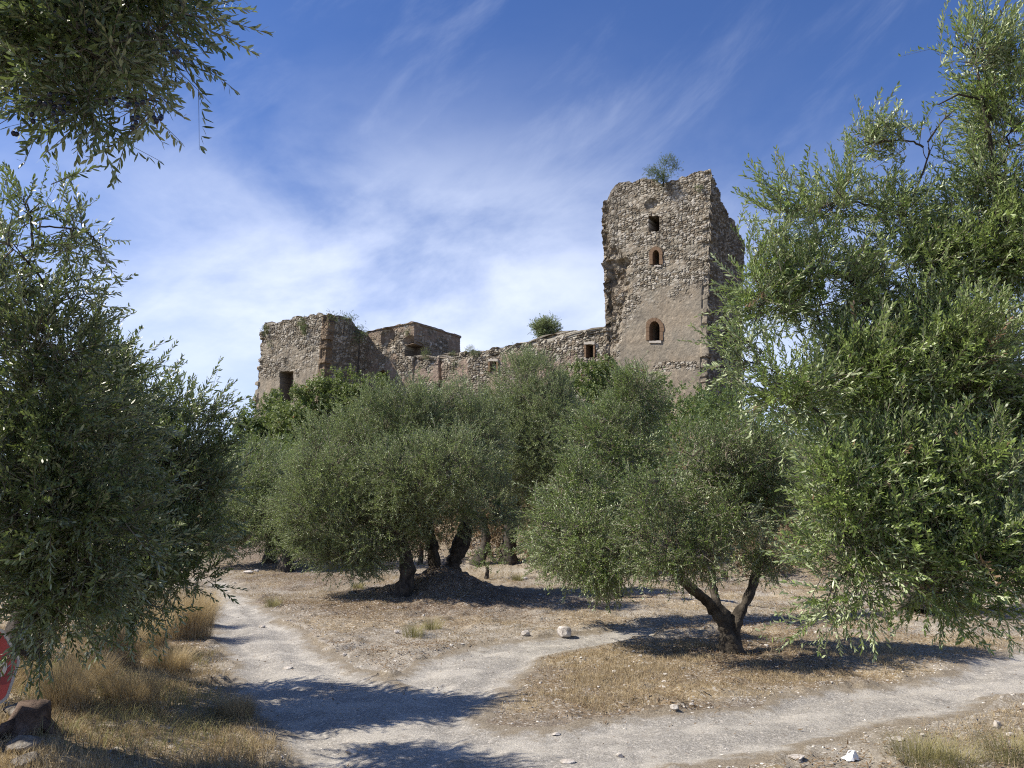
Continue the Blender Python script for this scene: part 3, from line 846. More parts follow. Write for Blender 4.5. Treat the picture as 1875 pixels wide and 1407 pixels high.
def lobes_world(lobes, shrink=0.0):
    out = []
    for lb in lobes:
        px, py, Yd, rx, ry = lb[:5]; sc = Yd / (FPX * 0.99)
        dens = lb[5] if len(lb) > 5 else 1.0
        c = at(px, py, Yd); a = max(rx * sc - shrink, rx * sc * 0.45); b = max(ry * sc - shrink, ry * sc * 0.45)
        out.append((c, np.array([a, (a + b) / 2 * 0.9, b]), dens))
    return out

def clumps_for(LB, per_m2, inner=0.30, keep_in=0.62, nf=1.6, gap=0.5):
    P, D, W = [], [], []
    for i, (c, r, dens) in enumerate(LB):
        area = 4 * math.pi * (((r[0] * r[1]) ** 1.6 + (r[0] * r[2]) ** 1.6 + (r[1] * r[2]) ** 1.6) / 3) ** (1 / 1.6)
        n = max(3, int(area * per_m2 * dens))
        u = rng.normal(size=(n, 3)); u /= np.linalg.norm(u, axis=1)[:, None]
        rr = 1 - inner * rng.random(n) ** 1.3
        rr = np.where(rng.random(n) < 0.12, rng.uniform(0.2, 0.7, n), rr)
        bump_ = 1 + 0.22 * (vnoise(u[:, 0] * 2.5 + i * 7, u[:, 2] * 2.5 + u[:, 1] * 2, 77) - 0.5) * 2
        p = c + u * r * (rr * bump_)[:, None]
        q3 = n3(p, nf, 300); p = p + (u * (q3 - 0.5)[:, None]) * (1.1 / nf) * 0.95
        ok = rng.random(n) > gap * (1 - sstep(q3, 0.40, 0.52))
        for j, (c2, r2, d2) in enumerate(LB):
            if j == i: continue
            q = np.linalg.norm((p - c2) / r2, axis=1); ok &= ~((q < keep_in) & (rng.random(n) < 0.8))
        P.append(p[ok]); nrm = (u / r); nrm /= np.linalg.norm(nrm, axis=1)[:, None]; D.append(nrm[ok]); W.append(np.full(ok.sum(), i))
    return np.concatenate(P), np.concatenate(D), np.concatenate(W)

def tree(label, group, base, trunks, lobes, templates, leafmat, per_m2=7.0, per_clump=9, scale=1.0, up=0.35, rclump=0.16,
         name='olive_tree', category='olive tree', droop=0.0, fine_branches=True, shrink=None, nf=1.6, gap=0.8, limb_r=0.045, tint=0.45, outw=0.8, extra_limbs=(), barkm='bark', min_z=0.15):
    """trunks: list of polylines [(x,y,z,r)...] in world; limbs run from trunk tops to every lobe."""
    if shrink is None: shrink = 0.17 * scale
    LB = lobes_world(lobes, shrink)
    root = empty(name, base, label=label, category=category)
    if group: root['group'] = group
    base = np.array(base, float)
    g = Geo(); nodes = []
    tops = []
    for tr in trunks:
        tr = np.array(tr, float); n = len(tr)
        t = np.linspace(0, n - 1, n * 4); pts = np.stack([np.interp(t, range(n), tr[:, k]) for k in range(3)], -1)
        # smooth
        for _ in range(3): pts[1:-1] = (pts[:-2] + 2 * pts[1:-1] + pts[2:]) / 4
        rd = np.interp(t, range(n), tr[:, 3])
        rd = rd * (1 + 0.10 * rng.normal(size=len(rd))); tube(g, pts, rd, 16, 0, 0.20); tops.append((pts[-1], rd[-1])); nodes += [(p, r) for p, r in zip(pts[len(pts) // 2:], rd[len(pts) // 2:])]
    order = sorted(range(len(LB)), key=lambda i: min(np.linalg.norm(LB[i][0] - tp[0]) for tp in tops))
    for i_ in order:
        c, r, dens = LB[i_]
        cost = [np.linalg.norm(c - q[0]) * (1.0 + 0.25 * (q[0][2] > c[2])) for q in nodes]
        k = int(np.argmin(cost)); tp, rt = nodes[k]
        L = np.linalg.norm(c - tp)
        pts = curve_pts(tp, c, [rng.normal() * 0.10 * L, rng.normal() * 0.10 * L, 0.16 * L], 9, 0.02 * L)
        r0 = min(rt * 0.8, limb_r * (0.6 + 0.25 * L))
        rd = np.linspace(r0, max(0.005, r0 * 0.22), 9)
        tube(g, pts, rd, 7, 0, 0.06); nodes += [(p, q) for p, q in zip(pts[2:], rd[2:])]
        # secondary limbs inside the lobe
        for q in range(3):
            u = rng.normal(size=3); u[2] = abs(u[2]) * 0.8; u /= np.linalg.norm(u)
            e = c + u * r * 0.75; st = pts[6]
            pp = curve_pts(st, e, rng.normal(size=3) * 0.08 * np.linalg.norm(e - st), 6)
            tube(g, pp, np.linspace(rd[6] * 0.6, 0.003, 6), 5); nodes += [(p, 0.01) for p in pp[2:]]
    for ex in extra_limbs:
        ex = np.array(ex, float); tube(g, ex[:, :3], ex[:, 3], 8, 0, 0.08); nodes += [(p[:3], p[3]) for p in ex]
    g.build('trunk', [M[barkm]], root, base, True)
    P, D, W = clumps_for(LB, per_m2, nf=nf, gap=gap)
    ok = P[:, 2] > min_z; P, D, W = P[ok], D[ok], W[ok]
    NP = np.array([n[0] for n in nodes])
    gb = Geo()
    if fine_branches:
        for i in range(len(P)):
            j = int(np.argmin(((NP - P[i]) ** 2).sum(1))); dd = np.linalg.norm(NP[j] - P[i])
            if dd < 0.05: continue
            pp = curve_pts(NP[j], P[i], rng.normal(size=3) * 0.1 * dd, 4)
            tube(gb, pp, np.linspace(0.007, 0.003, 4) * (1 + 0.5 * (dd > 0.5)), 3, 1, cap=False)
    n = len(P); k = per_clump
    cnt = np.maximum(1, (k * rng.uniform(0.5, 1.5, n)).astype(int))
    idx = np.repeat(np.arange(n), cnt); N = len(idx)
    pos = P[idx] + rng.normal(size=(N, 3)) * rclump * 0.6
    hgt = (P[idx][:, 2] - P[:, 2].min()) / (np.ptp(P[:, 2]) + 1e-6)
    upv = up * (1 - droop) + (-up * 1.3 * droop) * (1 - hgt)
    dirs = D[idx] * outw + rng.normal(size=(N, 3)) * 0.45; dirs[:, 2] += upv + up * hgt * 0.4
    ok = pos[:, 2] > min_z; pos, dirs = pos[ok], dirs[ok]; N = len(pos)
    sc = scale * rng.uniform(0.75, 1.2, N)
    ct = tint + rng.normal(size=n) * 0.17
    tb = ct[idx][ok]
    V, L, S, Mi, Tn = foliage_arrays(pos, dirs, sc, templates, tb, 0.2)
    if gb.c:
        bv = np.concatenate(gb.v); L = np.concatenate([L, np.array(gb.l) + len(V)]); S = np.concatenate([S, gb.n]); Mi = np.concatenate([Mi, gb.m])
        V = np.concatenate([V, bv]); Tn = np.concatenate([Tn, np.zeros(len(bv))])
    me = raw_mesh('crown', V - base, L, S, [M[leafmat], M['twig']], Mi, {'tint': Tn})
    link('crown', me, root)
    print('TREE', label[:40], 'clumps', n, 'shoots', N, 'polys', len(S))
    return root, LB, P

def gpt(px, py):
    """point on the terrain seen at a pixel"""
    d = ray(px, py); z = 0.0
    for _ in range(30):
        t = (z - CAMZ) / d[2]; x, y = d[0] * t, d[1] * t; z = 0.5 * z + 0.5 * hz(x, y)
    return np.array([x, y, hz(x, y)])

# ------------------------------------------------------------------ middle olives
def trunk_px(pts, dz=0.1):
    """pts: (px,py,Y,r)"""
    o = []
    for i, (a, b_, Yd, r) in enumerate(pts):
        p = at(a, b_, Yd); o.append([p[0], p[1], p[2], r])
    o[0][2] = hz(o[0][0], o[0][1]) - 0.12
    return o
b1 = gpt(1340, 1195); YA = b1[1]
tree('small open olive tree forking low into dark limbs, on the straw island', None, b1,
     [[(b1[0] + 0.02, YA, b1[2] - 0.1, 0.19), (b1[0] + .01, YA, b1[2] + 0.07, 0.13), *[list(at(1333, 1155, YA)) + [0.105]], list(at(1320, 1126, YA)) + [0.10], list(at(1300, 1104, YA)) + [0.07], list(at(1272, 1082, YA - 0.1)) + [0.058], list(at(1245, 1060, YA - 0.1)) + [0.055]],
      [list(at(1338, 1170, YA)) + [0.09], list(at(1346, 1138, YA)) + [0.08], list(at(1366, 1104, YA + 0.05)) + [0.062], list(at(1380, 1068, YA + 0.1)) + [0.052], list(at(1390, 1010, YA + 0.1)) + [0.05]],
      [list(at(1318, 1118, YA)) + [0.045], list(at(1306, 1085, YA + 0.2)) + [0.05], list(at(1302, 1040, YA + 0.3)) + [0.045]]],
     [(1285, 858, 9.3, 100, 78), (1225, 925, 9.0, 78, 85), (1335, 950, 8.9, 105, 85), (1240, 1008, 8.7, 85, 60), (1400, 1005, 9.0, 62, 60), (1375, 870, 9.6, 75, 95), (1310, 1018, 8.6, 90, 55), (1432, 940, 9.7, 45, 60), (1190, 995, 8.8, 45, 60), (1392, 1035, 9.1, 58, 38), (1275, 1035, 8.9, 62, 34), (1290, 920, 9.8, 100, 100)],
     T_MID, 'olive', per_m2=38, per_clump=9, scale=0.85, rclump=0.12, up=0.4, droop=0.3, tint=0.3, limb_r=0.03, nf=1.6)

def on_ground(px, py):
    q = gp(px, py); return np.array([q[0], q[1], hz(q[0], q[1])])
m1 = on_ground(738, 1100); m2 = on_ground(798, 1088); m3 = on_ground(826, 1086)
m0 = (m2 + m3) / 2
tree('largest olive tree in the middle, three gnarled stems on a dark root mound', None, m0,
     [[(m1[0] - 0.02, m1[1], m1[2] - 0.15, 0.24), list(at(740, 1080, m1[1])) + [0.165], list(at(746, 1050, m1[1])) + [0.14], list(at(742, 1010, m1[1])) + [0.13], list(at(720, 960, m1[1])) + [0.12]],
      [(m2[0], m2[1], m2[2] - 0.2, 0.26), list(at(800, 1055, m2[1])) + [0.16], list(at(795, 1020, m2[1])) + [0.14], list(at(789, 990, m2[1])) + [0.13], list(at(770, 920, m2[1])) + [0.13]],
      [(m3[0] + .05, m3[1], m3[2] - 0.2, 0.30), list(at(824, 1055, m3[1])) + [0.19], list(at(830, 1025, m3[1])) + [0.17], list(at(845, 995, m3[1])) + [0.16], list(at(856, 960, m3[1])) + [0.14], list(at(862, 900, m3[1])) + [0.11]]],
     [(640, 900, 16.6, 120, 145), (735, 800, 17.0, 120, 105), (850, 815, 17.4, 112, 112), (800, 925, 16.2, 140, 88), (600, 950, 15.9, 85, 95), (690, 975, 15.6, 105, 75), (905, 920, 17.4, 80, 85), (565, 860, 17.2, 55, 80), (770, 880, 15.2, 110, 90), (640, 1020, 15.6, 90, 52), (820, 860, 14.8, 90, 80)],
     T_FAR, 'olive_far', per_m2=21, per_clump=11, scale=0.85, shrink=0.27, rclump=0.2, up=0.4, droop=0.1, tint=0.5, limb_r=0.04, nf=0.9, gap=0.7)

c1 = gpt(932, 1034)
tree('silvery olive tree with the highest rounded crown, behind the largest olive', None, c1,
     [[(c1[0], c1[1], c1[2] - 0.2, 0.36), list(at(932, 1000, c1[1])) + [0.22], list(at(935, 965, c1[1])) + [0.2], list(at(945, 900, c1[1])) + [0.15]],
      [(c1[0] - 1.0, c1[1], c1[2] - 0.2, 0.2), list(at(893, 990, c1[1])) + [0.14], list(at(880, 940, c1[1])) + [0.1]]],
     [(965, 735, c1[1] - 1, 82, 92), (1005, 800, c1[1] - 1.5, 90, 100), (925, 850, c1[1] - 1, 75, 100), (1040, 890, c1[1] - 1.5, 80, 100), (960, 930, c1[1] - .6, 75, 60), (895, 770, c1[1] - .5, 50, 60)],
     T_FAR, 'olive_far', per_m2=19, per_clump=10, scale=0.9, shrink=0.27, rclump=0.22, up=0.5, droop=0.2, tint=0.6, nf=0.8)

c2 = gpt(1120, 1096)
tree('olive tree with long foliage sweeping to the ground, left of the small forked olive', None, c2,
     [[(c2[0], c2[1], c2[2] - 0.2, 0.26), list(at(1122, 1050, c2[1])) + [0.17], list(at(1128, 1000, c2[1])) + [0.15], list(at(1130, 930, c2[1])) + [0.11]]],
     [(1165, 730, 12.8, 50, 62), (1180, 705, 13, 26, 40), (1115, 825, 12.4, 82, 88), (1050, 920, 10.9, 92, 90), (1055, 1008, 10.0, 90, 72), (1175, 865, 12.8, 72, 100), (1130, 960, 12.6, 85, 90), (995, 955, 10.6, 48, 62), (1105, 1030, 9.7, 74, 50), (1060, 960, 11.9, 90, 90), (1190, 775, 13.2, 34, 45)],
     T_MID, 'olive', per_m2=34, per_clump=10, nf=1.2, scale=0.95, shrink=0.17, rclump=0.15, up=0.45, droop=0.5, tint=0.45, limb_r=0.04)

d1 = gpt(495, 1030)
tree('small rounded olive tree far left where the path bends', None, d1,
     [[(d1[0], d1[1], d1[2] - 0.2, 0.26), list(at(495, 1005, d1[1])) + [0.16], list(at(498, 950, d1[1])) + [0.12]]],
     [(478, 880, d1[1], 48, 62), (455, 945, d1[1] - 0.5, 50, 52), (510, 930, d1[1], 45, 70), (425, 960, d1[1] - 1, 32, 42), (485, 975, d1[1] - 1.2, 55, 45), (440, 985, d1[1] - 1, 50, 35), (400, 985, d1[1] - 1, 40, 40)],
     T_FAR, 'olive_far', per_m2=13, per_clump=10, nf=0.8, shrink=0.1, scale=1.2, rclump=0.28, up=0.4, tint=0.5)
d2 = gpt(522, 1046)
tree('shaded olive tree tucked behind the left flank of the largest olive', None, d2,
     [[(d2[0], d2[1], d2[2] - 0.2, 0.26), list(at(526, 1020, d2[1])) + [0.15], list(at(530, 960, d2[1])) + [0.12]]],
     [(545, 960, d2[1] + .5, 38, 60), (575, 900, d2[1] + 1, 45, 70), (530, 1000, d2[1] + .3, 28, 28)],
     T_FAR, 'olive_far', per_m2=13, per_clump=10, nf=0.8, shrink=0.1, scale=1.2, rclump=0.25, up=0.4, tint=0.35)

# ------------------------------------------------------------------ right foreground olive
tr_r = np.array([5.1, 6.4]); zr = hz(*tr_r)
lim = [list(at(1590, 566, 5.3)) + [0.03], list(at(1577, 530, 5.25)) + [0.026], list(at(1548, 503, 5.2)) + [0.022], list(at(1500, 492, 5.1)) + [0.015], list(at(1450, 500, 5.0)) + [0.008]]
lim2 = [list(at(1840, 390, 5.4)) + [0.03], list(at(1820, 300, 5.3)) + [0.02], list(at(1800, 190, 5.2)) + [0.012], list(at(1785, 100, 5.1)) + [0.006]]
lim3 = [list(at(1815, 220, 5.25)) + [0.014], list(at(1795, 182, 5.2)) + [0.011], list(at(1755, 173, 5.15)) + [0.008], list(at(1718, 192, 5.1)) + [0.004]]
tree('tall olive tree filling the right edge, bright leaves in full sun', None, (tr_r[0], tr_r[1], zr),
     [[(5.1, 6.4, zr - 0.2, 0.30), (5.05, 6.35, 0.6, 0.22), (4.8, 6.2, 1.5, 0.18), (4.3, 6.0, 2.4, 0.14)],
      [(5.1, 6.4, 0.7, 0.16), (4.5, 6.0, 1.2, 0.12), (3.6, 5.7, 1.7, 0.08)]],
     [(1780, 105, 5.1, 66, 80, .9), (1850, 215, 5.3, 70, 100, .9), (1740, 210, 5.1, 42, 34, .7), (1810, 320, 5.3, 75, 70, .9), (1580, 270, 5.3, 52, 62, .7), (1535, 370, 5.3, 85, 75, .8), (1452, 400, 5.1, 36, 60, .8),
      (1640, 390, 5.4, 80, 60, .55), (1400, 540, 5.1, 70, 70, .9), (1395, 455, 5.1, 38, 45, .7), (1500, 520, 5.3, 90, 75), (1660, 500, 5.4, 100, 90, .8), (1700, 270, 5.2, 28, 40, .4), (1640, 260, 5.2, 30, 40, .4), (1800, 440, 5.4, 100, 110, .8),
      (1362, 660, 5.0, 48, 80), (1448, 715, 4.9, 88, 98), (1580, 700, 5.1, 115, 110), (1740, 660, 5.1, 115, 115), (1860, 680, 5.1, 90, 130),
      (1535, 890, 4.7, 76, 105), (1640, 870, 4.8, 115, 105), (1790, 890, 4.7, 115, 125), (1580, 1012, 4.7, 80, 76), (1690, 1017, 4.7, 105, 78), (1820, 1027, 4.6, 105, 80),
      (1970, 880, 4.9, 120, 200, .5), (1970, 480, 5.2, 110, 200, .5), (1700, 780, 5.8, 200, 200, .5), (1530, 1080, 4.8, 34, 40, .6)],
     T_NEAR, 'olive', per_m2=70, per_clump=10, scale=0.9, shrink=0.09, nf=1.9, gap=0.78, rclump=0.12, up=0.55, droop=0.12, tint=0.6, limb_r=0.013, extra_limbs=(lim, lim2, lim3), min_z=0.55)
tree('olive tree deeper in the grove behind the tall right hand one', None, tuple(gpt(1690, 1120)),
     [[list(gpt(1690, 1120)) + [0.3], list(at(1690, 1000, 13.5)) + [0.2], list(at(1690, 900, 13.5)) + [0.15]]],
     [(1640, 760, 13.5, 130, 130), (1760, 720, 13.5, 140, 160), (1560, 880, 13.2, 110, 110), (1700, 920, 13, 150, 110), (1850, 850, 13.5, 130, 160), (1500, 960, 13, 60, 70)],
     T_FAR, 'olive_far', per_m2=8, per_clump=8, scale=1.2, rclump=0.25, up=0.4, tint=0.35)

# ------------------------------------------------------------------ left foreground olives
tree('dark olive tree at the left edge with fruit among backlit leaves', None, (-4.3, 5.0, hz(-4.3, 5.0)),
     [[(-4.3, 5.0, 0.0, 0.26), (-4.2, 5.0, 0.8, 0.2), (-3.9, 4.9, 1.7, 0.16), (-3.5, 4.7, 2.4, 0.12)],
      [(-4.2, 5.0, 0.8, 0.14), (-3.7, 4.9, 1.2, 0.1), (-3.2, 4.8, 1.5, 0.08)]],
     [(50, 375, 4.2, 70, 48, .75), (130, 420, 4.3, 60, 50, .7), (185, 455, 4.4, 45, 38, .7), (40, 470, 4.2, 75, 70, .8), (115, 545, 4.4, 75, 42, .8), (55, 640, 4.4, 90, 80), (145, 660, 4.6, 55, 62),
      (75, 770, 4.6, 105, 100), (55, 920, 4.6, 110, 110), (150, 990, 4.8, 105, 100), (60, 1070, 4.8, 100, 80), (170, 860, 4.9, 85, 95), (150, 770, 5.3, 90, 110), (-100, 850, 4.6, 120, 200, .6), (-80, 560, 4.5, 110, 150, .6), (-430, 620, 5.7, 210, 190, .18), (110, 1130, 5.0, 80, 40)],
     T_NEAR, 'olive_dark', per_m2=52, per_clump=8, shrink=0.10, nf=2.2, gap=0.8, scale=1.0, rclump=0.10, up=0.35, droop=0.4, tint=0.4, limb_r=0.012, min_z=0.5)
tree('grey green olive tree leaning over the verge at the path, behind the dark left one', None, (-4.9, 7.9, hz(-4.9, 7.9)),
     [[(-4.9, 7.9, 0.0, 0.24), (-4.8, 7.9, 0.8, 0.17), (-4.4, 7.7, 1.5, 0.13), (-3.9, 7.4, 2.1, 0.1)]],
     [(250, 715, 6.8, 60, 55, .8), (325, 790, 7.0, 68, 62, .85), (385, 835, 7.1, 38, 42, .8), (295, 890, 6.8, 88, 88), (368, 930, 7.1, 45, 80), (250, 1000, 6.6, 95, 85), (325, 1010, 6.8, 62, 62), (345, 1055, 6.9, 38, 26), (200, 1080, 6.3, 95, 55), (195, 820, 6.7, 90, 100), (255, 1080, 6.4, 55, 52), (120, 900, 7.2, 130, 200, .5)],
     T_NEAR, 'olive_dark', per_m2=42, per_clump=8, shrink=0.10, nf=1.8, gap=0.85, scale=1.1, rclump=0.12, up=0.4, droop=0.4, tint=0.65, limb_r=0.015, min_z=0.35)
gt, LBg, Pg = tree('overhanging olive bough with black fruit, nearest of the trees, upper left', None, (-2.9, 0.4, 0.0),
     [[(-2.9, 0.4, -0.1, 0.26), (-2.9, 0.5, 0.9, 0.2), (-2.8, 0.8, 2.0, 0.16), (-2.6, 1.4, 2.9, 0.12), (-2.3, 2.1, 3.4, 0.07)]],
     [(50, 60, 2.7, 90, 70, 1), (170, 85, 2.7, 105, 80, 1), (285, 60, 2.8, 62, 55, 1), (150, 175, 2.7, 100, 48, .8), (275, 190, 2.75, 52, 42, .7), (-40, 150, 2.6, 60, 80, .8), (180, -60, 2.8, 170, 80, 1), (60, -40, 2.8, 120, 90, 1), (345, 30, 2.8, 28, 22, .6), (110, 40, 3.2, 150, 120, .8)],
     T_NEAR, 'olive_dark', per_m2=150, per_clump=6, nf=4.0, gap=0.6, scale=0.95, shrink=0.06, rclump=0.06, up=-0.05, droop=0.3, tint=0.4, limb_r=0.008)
# black olives: one mesh shared by every fruit
def fruit_mesh():
    vs = []; fs = []
    nr, ns = 6, 8
    for i in range(nr + 1):
        a = math.pi * i / nr
        for j in range(ns):
            b_ = 2 * math.pi * j / ns
            vs.append((0.0085 * math.sin(a) * math.cos(b_), 0.0085 * math.sin(a) * math.sin(b_), 0.011 * math.cos(a)))
    for i in range(nr):
        for j in range(ns):
            k = (j + 1) % ns; fs.append((i * ns + j, (i + 1) * ns + j, (i + 1) * ns + k, i * ns + k))
    g = Geo(); g.add(vs, fs)
    me = raw_mesh('olive_fruit', np.concatenate(g.v), g.l, g.n, [M['fruit']], g.m, smooth_sh=True); return me
fm = fruit_mesh()
spots = [(75, 190), (60, 215), (120, 185), (100, 215), (200, 185), (232, 188), (245, 212), (280, 218), (288, 212), (255, 190), (110, 25), (30, 245), (160, 50), (318, 92), (92, 180), (105, 190), (118, 205), (245, 232)]
gl = np.array(gt.location)
for (a, b_) in spots:
    for q in range(2):
        p = at(a + random.uniform(-8, 8), b_ + random.uniform(-8, 8), 2.5 + random.uniform(0, 0.12))
        o = link('olive_fruit', fm, gt); o.location = tuple(p - gl); o.rotation_euler = (random.uniform(-.5, .5), random.uniform(-.5, .5), 0)

# ------------------------------------------------------------------ shrubs and plants on and around the castle
def shrub(label, category, lobes, templates, mat, per_m2, per_clump, scale, name='shrub', rclump=0.3, tint=0.5, up=0.3, group=None, stem_to=None):
    LB = lobes_world(lobes); c = np.mean([l[0] for l in LB], axis=0)
    low = min(l[0][2] - l[1][2] for l in LB)
    bz = stem_to if stem_to is not None else hz(c[0], c[1])
    bz = min(bz, low + 0.3)
    base = (c[0], c[1], bz)
    return tree(label, group, base, [[(c[0], c[1], bz - 0.1, 0.09 * scale), (c[0] + 0.05, c[1], (bz + c[2]) / 2, 0.06 * scale), (c[0], c[1], max(c[2] - 0.2, bz + 0.05), 0.04 * scale)]],
        lobes, templates, mat, per_m2, per_clump, scale, up, rclump, name, category, fine_branches=False, limb_r=0.02 * scale, tint=tint, min_z=-1)
shrub('dark green leafy bush below the left corner tower', 'bush', [(478, 765, 58, 38, 42), (455, 805, 57, 32, 38), (510, 790, 56, 40, 45), (440, 850, 56, 40, 40), (500, 745, 58, 22, 25)], T_BROADF, 'shrub', 3.2, 7, 1.0)
shrub('yellowish green bush at the foot of the corner tower', 'bush', [(560, 745, 52, 50, 32), (600, 725, 52, 50, 32), (540, 790, 50, 45, 40), (520, 770, 51, 25, 30)], T_BROADF, 'shrub_yellow', 3.2, 7, 0.9)
shrub('bright green bush growing against the shaded side of the corner tower', 'bush', [(640, 705, 53, 40, 28), (680, 705, 53, 30, 22), (600, 710, 53.5, 20, 24), (650, 750, 52, 55, 40)], T_BROADF, 'shrub_yellow', 3.2, 7, 0.9, tint=0.3)
shrub('green fig like bush at the foot of the curtain wall beside the keep', 'bush', [(1070, 700, 43, 40, 35), (1115, 695, 43, 40, 32), (1090, 745, 42, 60, 40), (1045, 690, 43.5, 20, 22)], T_BROADF, 'shrub_yellow', 3.6, 7, 0.8, tint=0.35)
shrub('low dark bushes at the foot of the keep', 'bush', [(1235, 790, 38, 55, 32), (1180, 790, 38, 40, 35), (1290, 780, 38, 45, 45), (1310, 740, 40, 25, 30)], T_BROADF, 'shrub', 3.6, 7, 0.7)
shrub('evergreen shrub rooted on top of the keep', 'shrub', [(1224, 299, 49.5, 11, 8), (1203, 317, 49.2, 20, 7), (1234, 309, 49.5, 9, 6), (1212, 324, 49.0, 18, 9), (1188, 322, 49, 8, 5), (1222, 312, 49.3, 10, 8)], T_TINY, 'shrub', 45, 9, 0.7, stem_to=ktop_z[5] - 0.3, tint=0.2)
shrub('round grey olive bush standing alone behind the curtain wall', 'bush', [(985, 602, 62, 15, 17), (1010, 600, 62, 16, 18), (998, 594, 62, 17, 15), (998, 612, 62, 20, 12)], T_TINY, 'olive_far', 30, 9, 1.2, stem_to=9.0, tint=0.7)
ivy = [
 ('dark green tuft hanging from the top left corner of the corner tower', [(487, 605, 8, 9)], 0, LC), ('trailing plant near the middle of the corner tower front', [(553, 592, 10, 10), (560, 604, 6, 12)], 0, LC),
 ('small green tuft low on the left of the corner tower', [(496, 631, 5, 6)], 0, LC), ('grey weeds sprouting from a crack high on the keep', [(1282, 343, 9, 7)], 0, KX),
 ('green tuft on the inner block above the vaulted opening', [(747, 609, 8, 6)], 0, MC), ('yellow green fern beside the vaulted opening', [(779, 648, 6, 8)], 0, MC),
 ('dark weeds on the curtain wall top near its left end', [(830, 650, 8, 6), (836, 670, 6, 5)], 0, WP), ('dry weeds on the curtain wall top at its middle', [(860, 640, 12, 5), (872, 648, 8, 6)], 0, WP)]
for lab, lbs, _, P0 in ivy:
    ls = []
    for (a, b_, rx, ry) in lbs:
        p = on_plane(a, b_, P0, N_); ls.append((a, b_, p[1] - 0.15, rx, ry))
    p = on_plane(lbs[0][0], lbs[0][1], P0, N_)
    shrub(lab, 'wall plant', ls, T_TINY, 'shrub_yellow' if 'yellow' in lab else ('olive_far' if ('dry' in lab or 'grey' in lab) else 'shrub'), 60, 6, 0.45, name='wall_plant', rclump=0.15, stem_to=p[2] - 0.1, tint=0.3)
# bushes on the shaded tower top
shrub('thick bushy growth along the top of the corner tower', 'wall plant', [(605, 578, 61.5, 14, 6), (625, 580, 62.2, 14, 8), (640, 588, 63, 10, 10), (647, 583, 63, 5, 9)], T_TINY, 'shrub', 16, 7, 0.9, name='wall_plant', stem_to=17.0, tint=0.25)
shrub('dark ivy in the nook between corner tower and inner block', 'wall plant', [(660, 608, 64.2, 12, 10), (655, 622, 63.6, 9, 12)], T_TINY, 'shrub', 14, 7, 0.9, name='wall_plant', stem_to=14.0, tint=0.1)

# undergrowth behind the middle olives
UG = [('brown withered bramble patch seen between the stems of the largest olive', [(800, 985, 24, 60, 26), (740, 985, 24, 50, 22)]), ('brown withered bramble patch right of the largest olive stems', [(880, 1000, 24, 45, 30), (905, 970, 25, 40, 35)]),
      ('rusty dry brush by the far bend of the path', [(400, 1000, 27, 40, 16), (350, 1000, 27, 40, 16)]), ('brown dry brush behind the sweeping olive', [(1010, 1020, 22, 60, 30), (1130, 1045, 18, 40, 22)]),
      ('dry brown brush behind the small forked olive', [(1250, 1040, 20, 80, 22), (1400, 1030, 20, 70, 24)])]
for lab, l in UG:
    shrub(lab, 'brush', l, T_TINY, 'dry_leaf', 7, 8, 1.1, name='dry_brush', rclump=0.25, tint=0.45, up=0.5)
shrub('low green weeds between the stems at the back of the grove', 'weeds', [(900, 1022, 21, 26, 13), (880, 1028, 21, 16, 9)], T_TINY, 'shrub', 16, 8, 0.8, name='low_plant', tint=0.6, up=0.6)

# slope scrub, one mass
def scatter_mass(name, label, n, xr, yr, template, mat, scale, hgt, tint, keep=None, up=0.9):
    x = rng.uniform(*xr, n); y = rng.uniform(*yr, n)
    w = fbm(x * 0.22, y * 0.22, 900) > 0.33
    if keep is not None: w &= keep(x, y)
    x, y = x[w], y[w]; z = height(x, y)
    z = z + rng.random(len(x)) * hgt * (0.4 + fbm(x * 0.3, y * 0.3, 905))
    d = rng.normal(size=(len(x), 3)) * 0.6; d[:, 2] += up
    V, L, S, Mi, Tn = foliage_arrays(np.stack([x, y, z], -1), d, scale * rng.uniform(0.7, 1.3, len(x)), template, np.full(len(x), tint), 0.25)
    me = raw_mesh(name, V, L, S, [M[mat], M['twig']], Mi, {'tint': Tn})
    return link(name, me, None, kind='stuff', label=label, category='scrub')
pf = lambda x, y: x * 0.559 + y * 0.829
scatter_mass('hillside_scrub', 'green scrub covering the castle slope', 60000, (-40, 45), (20, 62), T_BROADF, 'shrub', 0.8, 2.4, 0.4, keep=lambda x, y: (pf(x, y) > 22) & (pf(x, y) < 39.5) & (x > -30))
scatter_mass('dry_slope_brush', 'brown dry brush at the back edge of the grove', 34000, (-32, 45), (19, 48), T_TINY, 'dry_leaf', 1.2, 1.3, 0.45, keep=lambda x, y: (pf(x, y) > 19) & (pf(x, y) < 30) & (x > -18))

